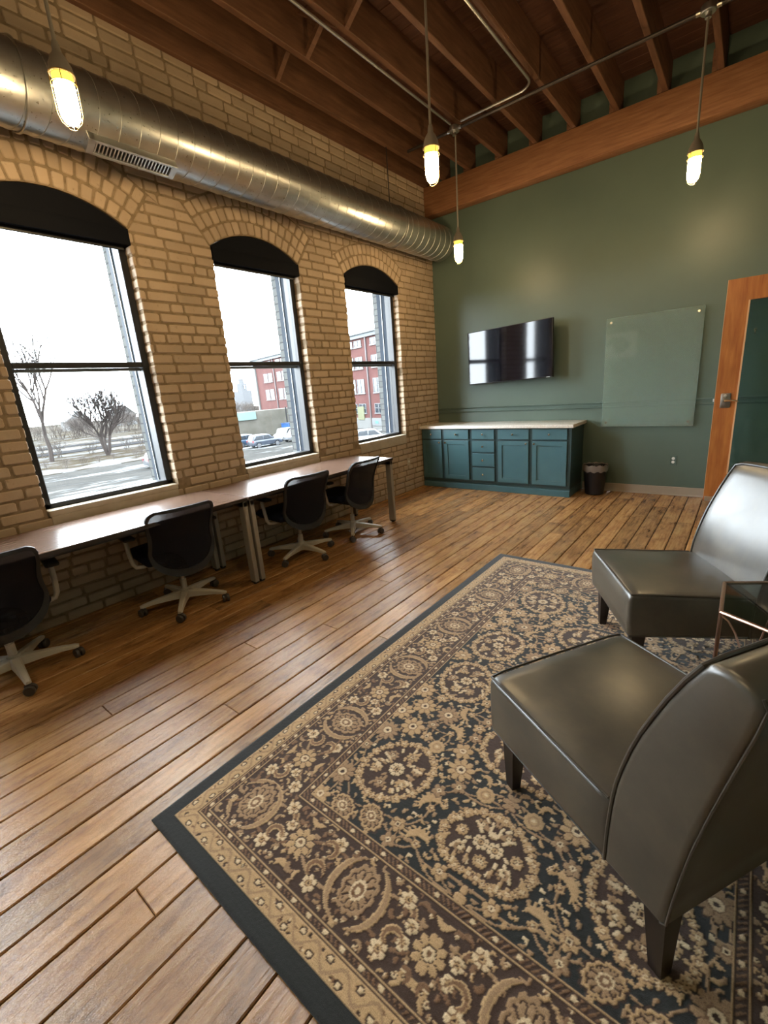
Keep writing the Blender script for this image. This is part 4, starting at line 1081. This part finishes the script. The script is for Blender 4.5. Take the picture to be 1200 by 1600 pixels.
# ------------------------------------------------------------------ the place outside the windows
GZ = -4.6
CS[0] = .42
def b_lot(nt, b):
    v = coords(nt); a = noise(nt, v, .35, 8, .7); c = noise(nt, coords(nt, (.25, .05, 1)), 1.6, 6, .65)
    base = ramp(nt, a, [(.35, (.045, .045, .043)), (.65, (.068, .066, .062))])
    nt.links.new(mix(nt, ramp(nt, c, [(.56, (0, 0, 0)), (.64, (1, 1, 1))]), base, (.10, .104, .108)), b.inputs['Base Color'])
def b_grass(nt, b):
    v = coords(nt); a = noise(nt, coords(nt, (.5, .18, 1)), .9, 8, .7)
    nt.links.new(ramp(nt, a, [(.40, (.042, .036, .026)), (.52, (.065, .055, .042)), (.58, (.13, .132, .135))]), b.inputs['Base Color'])
struct(MB().box(-56, -4.1, -60, 140, GZ - .3, GZ).build('parking_lot', mat('snowy_asphalt', rough=.8, spec=0, build=b_lot)))
struct(MB().box(-330, -56, -140, 240, GZ - .3, GZ + .06).build('ground', mat('snowy_grass', rough=.95, spec=0, build=b_grass)))
lp = MB()
for k in range(7): lp.prism([(-56 + 5, 6 + k * 6), (-56 + 5.15, 6 + k * 6), (-44, 15.1 + k * 6), (-44, 14.9 + k * 6)], GZ + .002, GZ + .012, 'z')
struct(lp.build('parking_stripes', mat('faded_white_paint', (.12, .12, .12), .8, spec=0)))
M_SNOW = mat('old_snow', rough=.8, spec=0, build=noisy((.10, .098, .095), (.16, .165, .17), .8, bs=.3, bd=.3))
M_TWIG = mat('bare_bark', (.045, .036, .032), .9, spec=.1)
M_TWIG2 = mat('haze_paled_twigs', (.095, .080, .070), .9, spec=.1)  # bark colour lightened; distance haze is put into the twig colour
sb = MB(); r2 = random.Random(3)
def ridge(x, y0, y1, h, wd, n=40):
    m = MB(); vs = []; fs = []
    for i in range(n + 1):
        y = y0 + (y1 - y0) * i / n; hh = h * r2.uniform(.35, 1); ww = wd * r2.uniform(.7, 1.2); xo = r2.uniform(-.3, .3)
        vs += [(x - ww + xo, y, GZ + .03), (x - ww * .4 + xo, y, GZ + hh * .8), (x + ww * .2 + xo, y, GZ + hh), (x + ww + xo, y, GZ + .01)]
    for i in range(n):
        for k in range(3): fs.append((i * 4 + k, i * 4 + k + 1, i * 4 + k + 5, i * 4 + k + 4))
    return m.add(vs, fs)
o = ridge(-57, -20, 40, .55, 1.0).build('snow_bank', M_SNOW, smooth=True, angle=80); tag(o, 'ploughed grey snow bank along the edge of the parking lot', 'snow', kind='stuff')
for k, (x, h, wd) in enumerate(((-78, .25, 2.2), (-92, .2, 3.5), (-108, .25, 4))):
    o = ridge(x, -60, 90, h, wd, 60).build('snow_strip', M_SNOW, smooth=True, angle=80)
    tag(o, ['nearest snow strip beyond the bare trees', 'middle snow strip beyond the bare trees', 'farthest snow strip beyond the bare trees'][k], 'snow', kind='stuff')
M_ROAD = mat('dark_road', (.04, .04, .042), .8, spec=0)
struct(MB().box(-87, -82, -80, 110, GZ, GZ + .15).box(-101, -97, -80, 110, GZ, GZ + .15).build('road', M_ROAD))
def grow(m, p, d, L, r, lvl, q, spread=.55, up=.10):
    pts = [p]; dd = Vector(d); n = 3
    for i in range(n):
        dd = (dd + Vector((q.uniform(-.2, .2), q.uniform(-.2, .2), q.uniform(-.08, .16)))).normalized(); pts.append(pts[-1] + dd * L / n)
    m.tube(pts, [r * (1 - .32 * i / n) for i in range(n + 1)], 5 if lvl > 2 else 3, cap=False)
    if lvl == 0: return
    k = q.choice((2, 2, 3)) if lvl > 3 else 2
    for i in range(k + 1):
        a = q.uniform(0, 2 * PI); s_ = q.uniform(spread * .6, spread * 1.3)
        ax = dd.cross(Vector((math.cos(a), math.sin(a), .2))).normalized()
        nd = (Matrix.Rotation(s_, 3, ax) @ dd); nd.z += up; nd.normalize()
        st = pts[-1] if i < k else pts[-2]
        grow(m, st, nd, L * q.uniform(.66, .86), r * .60, lvl - 1, q, spread, up)
def tree(x, y, hgt, seed, lab, lvl=6, spread=.5, trunk=.16, r=.028, matx=M_TWIG, group=None, forks=1, z=GZ, lean=.06):
    q = random.Random(seed); m = MB(); L = hgt * trunk / .8
    for f in range(forks):
        a = f * 2 * PI / max(1, forks) + .7
        grow(m, Vector((0, 0, 0)), Vector((.45 * math.cos(a), .45 * math.sin(a), 1)).normalized() if forks > 1 else Vector((.04, lean, 1)).normalized(), L * 1.25, hgt * r, lvl, q, spread)
    o = m.build('bare_tree', matx, smooth=True); o.location = (x, y, z); return tag(o, lab, 'tree', group)
tree(-71, 18.6, 16.5, 4, 'tallest bare tree with forked trunk in the leftmost window', 6, .40, .20, .018, lean=.30)
tree(-68.6, 24.6, 9.4, 12, 'spreading bare tree with thick short trunk in the middle of the leftmost window', 6, .48, .19, .026, forks=3)
tree(-69, 12.2, 11, 9, 'thin bare tree at the left edge of the leftmost window', 6, .45, .2, .018)
tree(-71.5, 42.6, 10.5, 22, 'bare tree behind the low pale wall in the middle window', 6, .5, .2, .02, M_TWIG2)
# low bare shrubs: a few shapes, copied
shr = []
for s in range(4):
    m = MB(); q = random.Random(50 + s)
    for k in range(9):
        a = q.uniform(0, 2 * PI); grow(m, Vector((q.uniform(-.6, .6), q.uniform(-.6, .6), 0)), Vector((.35 * math.cos(a), .35 * math.sin(a), 1)).normalized(), .95, .028, 3, q, .5)
    shr.append(m)
q = random.Random(8)
proto = {}
for k in range(16):
    i = q.randrange(4)
    if i not in proto: proto[i] = o = shr[i].build('bare_shrub', M_TWIG2, smooth=True)
    else: o = proto[i].copy(); C.objects.link(o)
    s_ = q.uniform(.35, .7); o.scale = (s_, s_, s_); o.rotation_euler = (0, 0, q.uniform(0, 6)); o.location = (-60 + q.uniform(-1.5, 1.5), 9 + 1.9 * k, GZ + .03)
    tag(o, 'low bare shrub growing behind the snow bank', 'shrub', 'shrubs by the snow bank')
def belt(name, lab, xr, dxr, n, y0, y1, lo, hi):
    m = MB()
    for k in range(n):
        src = shr[q.randrange(4)]; s_ = q.uniform(lo, hi)
        Tm = Matrix.Translation((xr + q.uniform(-dxr, dxr), y0 + (y1 - y0) * (k + q.uniform(.1, .9)) / n, GZ + .03)) @ Matrix.Rotation(q.uniform(0, 6), 4, 'Z') @ Matrix.Diagonal((s_ * 1.2, s_ * 1.2, s_, 1))
        m.add([Tm @ Vector(p) for p in src.v], src.f)
    tag(m.build(name, M_TWIG2, smooth=True), lab, 'bushes', kind='stuff')
belt('thicket', 'thicket of bare bushes behind the two large bare trees', -76, 2.5, 15, 8, 46, .7, 1.3)
belt('woodland', 'far line of bare woodland on the skyline', -136, 10, 80, -6, 110, 1.2, 2.4)
# houses far off
M_SIDING = mat('pale_siding', (.10, .10, .10), .8); M_ROOFG = mat('snowy_roof', (.15, .155, .16), .8); M_WINB = mat('dark_panes', (.028, .034, .042), .2)
def house(x, y, w_, d_, h_, lab, mw=M_SIDING):
    t = thing('house', lab, 'house', (x, y, GZ)); 
    MB().box(x - d_ / 2, x + d_ / 2, y - w_ / 2, y + w_ / 2, GZ, GZ + h_).prism([(y - w_ / 2, GZ + h_), (y + w_ / 2, GZ + h_), (y, GZ + h_ + w_ * .45)], x - d_ / 2, x + d_ / 2, 'x').build('house_wall', mw, t, world=True)
    rf = MB()
    for s in (-1, 1): rf.prism([(y + s * w_ * .56, GZ + h_ - .3), (y, GZ + h_ + w_ * .45), (y, GZ + h_ + w_ * .45 + .3), (y + s * w_ * .56, GZ + h_)], x - d_ / 2 - .4, x + d_ / 2 + .4, 'x')
    rf.build('roof', M_ROOFG, t, world=True)
    for yy in (-w_ * .22, w_ * .22): MB().box(x + d_ / 2, x + d_ / 2 + .06, y + yy - .6, y + yy + .6, GZ + 1.4, GZ + 3).build('house_window', M_WINB, t, world=True)
    MB().box(x + d_ / 2, x + d_ / 2 + .08, y - .45, y + .45, GZ + h_ + .4, GZ + h_ + 1.5).build('gable_window', mat('white_trim', (.2, .2, .2), .7), t, world=True)
house(-190, 60, 7, 8, 3.4, 'far gabled house seen between the two large bare trees')
house(-190, 76, 7, 9, 4.0, 'far pale house near the right side of the leftmost window')
# red brick building
P0 = Vector((-43.4, 54.9)); ud = Vector((-.971, .239)).normalized(); nd = Vector((-ud.y, ud.x)); nd = nd if nd.y < 0 else -nd
TB = Matrix(((ud.x, nd.x, 0, P0.x), (ud.y, nd.y, 0, P0.y), (0, 0, 1, 0), (0, 0, 0, 1)))
def b_red(nt, b):
    v = coords(nt); a = noise(nt, v, .6, 6, .6); c = noise(nt, v, 7, 4)
    m1 = ramp(nt, a, [(.3, (.105, .045, .042)), (.7, (.135, .062, .055))])
    nt.links.new(mix(nt, .35, m1, ramp(nt, c, [(.3, (.5, .5, .5)), (.6, (1, 1, 1))]), 'MULTIPLY'), b.inputs['Base Color'])
M_RED = mat('old_red_brick', rough=.9, spec=.1, build=b_red)
M_CORN = mat('pale_cornice', (.13, .145, .155), .8); M_STONE = mat('pale_stone', (.12, .12, .115), .85); M_FRW = mat('white_window_frame', (.11, .114, .118), .6)
M_YEL = mat('olive_board', (.11, .115, .05), .8)
bd = thing('brick_building', 'four-storey red brick factory with pale cornice across the parking lot', 'building', (P0.x, P0.y, GZ))
s0, s1 = -16, 47.8
MB().box(s0, s1, -14, 0, GZ, 9.3, T=TB).build('brick_wall', M_RED, bd, world=True)
MB().box(s0 - .3, s1 + .3, -14.3, .35, 9.2, 9.75, T=TB).box(s0 - .5, s1 + .5, -14.5, .6, 9.75, 10.05, T=TB).build('cornice', M_CORN, bd, world=True)
MB().box(s0, s1, 0, .12, GZ, -2.9, T=TB).build('stone_base', M_STONE, bd, world=True)
for k in range(-1, 7):
    sp = -2.3 + 6.7 * k
    for j, (za, zb) in enumerate(((8.0, 8.95), (4.75, 6.5), (1.0, 3.15), (-2.1, -.65))):
        for off in (0, 2.4):
            if j == 3 and k > 2: continue
            a = sp + off; b = a + 2.0
            o = MB().box(a, b, .0, .05, za, zb, T=TB).build('building_window', M_WINB, bd, world=True)
            f = MB().box(a - .1, b + .1, 0, .16, za - .16, za, T=TB)
            for q_ in (a, (a + b) / 2 - .05, b - .1): f.box(q_, q_ + .1, .0, .1, za, zb, T=TB)
            f.box(a, b, 0, .1, (za + zb) / 2 - .04, (za + zb) / 2 + .04, T=TB).box(a, b, 0, .1, zb - .1, zb, T=TB)
            f.build('sash_frame', M_FRW, o, world=False)
            fo = o.children[0]; fo.data.transform(Matrix.Translation((-P0.x, -P0.y, -GZ)))
MB().box(5.0, 6.75, .05, .2, -3.2, -1.1, T=TB).build('boarded_door', M_YEL, bd, world=True)
dp = MB()
for k in range(-1, 7): dp.box(-3.6 + 6.7 * k, -3.35 + 6.7 * k, 0, .2, GZ, 9.2, T=TB)
dp.build('downpipe', mat('dark_downpipe', (.05, .035, .035), .6), bd, world=True)
MB().box(46.2, 46.9, .0, .3, GZ, 9.2, T=TB).build('chimney_stack', M_STONE, bd, world=True)
sg = thing('wall_sign', 'small pale sign with a turquoise mark on the base of the brick building', 'sign', (P0.x, P0.y, -3.2))
MB().box(.4, 3.0, .13, .2, -4.1, -3.0, T=TB).build('sign_board', M_FRW, sg, world=True); MB().box(1.3, 2.1, .2, .22, -3.75, -3.35, T=TB).build('sign_mark', mat('turquoise_paint', (.04, .15, .15), .6), sg, world=True)
# low pale wall building
lw = thing('low_building', 'low blotchy pale wall behind the parked cars', 'building', (-61, 48, GZ))
wa, wb_ = Vector((-64.6, 36.8)), Vector((-59.3, 54.0)); e_ = (wb_ - wa).normalized(); en = Vector((-e_.y, e_.x)); en = en if en.x < 0 else -en
TW = Matrix(((e_.x, en.x, 0, wa.x), (e_.y, en.y, 0, wa.y), (0, 0, 1, 0), (0, 0, 0, 1))); LW = (wb_ - wa).length
MB().box(0, LW, 0, 4, GZ, -.5, T=TW).build('rendered_wall', mat('blotchy_render', rough=.9, spec=.1, build=noisy((.085, .080, .066), (.118, .112, .098), .5)), lw, world=True)
MB().box(2, 8.6, -.3, .5, -1.75, -.55, T=TW).build('turquoise_fascia', mat('turquoise_fascia_paint', (.085, .15, .14), .6), lw, world=True)
MB().box(13.8, 13.95, -.12, 0, -3.0, -.2, T=TW).build('drain_pipe', M_ROAD, lw, world=True)
db = thing('dumpster', 'blue steel dumpster standing against the low pale wall', 'dumpster', (-59.0, 49.2, GZ))
MB().bbox(-59.9, -58.0, 48.2, 50.4, GZ + .1, GZ + 1.75, .06).build('container', mat('blue_steel', (.012, .070, .24), .5), db, world=True)
MB().box(-57.99, -57.96, 48.6, 49.0, GZ + .8, GZ + 1.25).prism([(49.4, GZ + .8), (49.9, GZ + 1.0), (49.4, GZ + 1.25)], -57.99, -57.96, 'x').build('white_marks', M_FRW, db, world=True)
MB().box(-59.95, -57.95, 48.15, 50.45, GZ + 1.75, GZ + 1.82).build('lid', mat('dark_blue_lid', (.010, .05, .15), .5), db, world=True)
# grey church tower
tw = thing('church_tower', 'distant grey stepped tower above bare trees in the middle window', 'tower', (-150, 106, GZ))
MB().box(-153, -147, 102.5, 106.5, GZ, 4.6).box(-151.5, -148.5, 103.4, 105.8, 4.6, 7.4).box(-150.9, -149.1, 104.1, 105.1, 7.4, 9.0).build('tower_wall', mat('grey_stone', (.085, .088, .095), .9), tw, world=True)
MB().box(-148.48, -148.4, 104.3, 105.0, 5.2, 6.8).build('belfry_opening', M_WINB, tw, world=True)
# cars
def car(name, lab, x, y, ang, body, L=4.3, W_=1.75, Hh=1.6, hatch=True):
    t = thing(name, lab, 'car', (x, y, GZ), ang)
    k = L / 4.3; h = Hh
    low = [(-2.1, .32), (-2.15, .6), (-2.1, .88), (-1.95, .98), (1.0, .98), (1.75, .86), (2.08, .68), (2.12, .35)]
    def arch(cx): return [(cx + .36 * math.cos(a), .32 + .36 * math.sin(a)) for a in [PI * i / 6 for i in range(7)]]
    poly = [(px * k, pz) for px, pz in low] + [(1.30 * k + .36 * math.cos(a), .30 + .36 * math.sin(a)) for a in [PI * i / 6 for i in range(7)]] + [(-1.30 * k + .36 * math.cos(a), .30 + .36 * math.sin(a)) for a in [PI * i / 6 for i in range(7)]]
    MB().rprism([(p[0], p[1]) for p in poly], -W_ / 2, W_ / 2, .07, 2, 2).build('car_body', body, t, smooth=True, angle=40)
    cab = [(-2.0 * k, .95), (-1.72 * k, h - .08), (-1.45 * k, h), (.1 * k, h), (.35 * k, h - .06), (1.05 * k, .95)] if hatch else [(-1.6 * k, .95), (-1.1 * k, h - .06), (.1 * k, h), (1.0 * k, .95)]
    cb_ = MB().rprism(cab, -W_ / 2 + .07, W_ / 2 - .07, .12, 2, 2).build('cabin', body, t, smooth=True, angle=40)
    for s in (-1, 1):
        yy = s * (W_ / 2 - .068)
        g = [(-1.72 * k, 1.02), (-1.55 * k, h - .14), (-.62 * k, h - .10), (-.62 * k, 1.02)]; g2 = [(-.54 * k, 1.02), (-.54 * k, h - .10), (.15 * k, h - .12), (.72 * k, 1.02)]
        MB().prism(g, min(yy, yy + s * .02), max(yy, yy + s * .02), 'y').prism(g2, min(yy, yy + s * .02), max(yy, yy + s * .02), 'y').build('side_glass', M_WINB, cb_)
        for xx in (-1.30 * k, 1.30 * k):
            y0_, y1_ = (s * (W_ / 2 - .2), s * (W_ / 2 - .005)); 
            wlz = MB().lathe([(.0001, min(y0_, y1_)), (.30, min(y0_, y1_)), (.31, (y0_ + y1_) / 2), (.30, max(y0_, y1_)), (.0001, max(y0_, y1_))], 20, (xx, 0, .31), ax='y').build('wheel', M_BLACK, t, smooth=True)
            MB().lathe([(.0001, s * (W_ / 2 + .005)), (.19, s * (W_ / 2 + .003)), (.20, s * (W_ / 2 - .01))], 16, (xx, 0, .31), ax='y').build('hubcap', M_CAR_S, wlz, smooth=True)
        MB().bbox(-2.13 * k - .02, -1.98 * k, s * (W_ / 2 - .1) - .14, s * (W_ / 2 - .1) + .06, .72, 1.0, .02).build('tail_light', M_TAIL, t)
        MB().bbox(1.95 * k, 2.12 * k, s * (W_ / 2 - .15) - .14, s * (W_ / 2 - .15) + .08, .62, .78, .02).build('headlight', M_FRW, t)
    MB().prism([(-2.02 * k, 1.02), (-1.78 * k, h - .14), (-1.80 * k, h - .12), (-2.05 * k, 1.02)], -W_ / 2 + .25, W_ / 2 - .25, 'y').build('rear_glass', M_WINB, t)
    MB().prism([(.38 * k, h - .10), (1.02 * k, 1.0), (1.06 * k, 1.0), (.42 * k, h - .08)], -W_ / 2 + .2, W_ / 2 - .2, 'y').build('windscreen', M_WINB, t)
    return t
M_CAR_S = mat('silver_car_paint', (.10, .105, .115), .3, .3); M_CAR_G = mat('blue_grey_car_paint', (.050, .062, .085), .3, .3)
M_CAR_B = mat('blue_car_paint', (.035, .07, .12), .3, .2); M_CAR_W = mat('white_car_paint', (.17, .18, .185), .3); M_TAIL = mat('red_tail_light', (.20, .02, .03), .3)
car('parked_car', 'blue-grey hatchback with pink tail light, fully seen in the middle window', -48.3, 35.9, math.radians(81), M_CAR_G)
car('parked_car', 'blue car mostly hidden behind the blue-grey hatchback', -51.6, 35.6, math.radians(84), M_CAR_B, 4.2)
car('parked_car', 'white car parked in front of the blue dumpster', -52.5, 42.5, math.radians(-60), M_CAR_W, 4.3)
car('parked_car', 'dark silver car beside the white car at the edge of the middle window', -48.8, 41.6, math.radians(-72), M_CAR_S, 4.2)
car('parked_car', 'white car at the bottom of the window nearest the green wall', -34.0, 40.5, math.radians(50), M_CAR_W, 4.6, 1.8, 1.65)
car('parked_car', 'silver car with red tail light at the right of the leftmost window', -47.0, 22.3, math.radians(84), M_CAR_S, 4.3)

CS[0] = 1.0
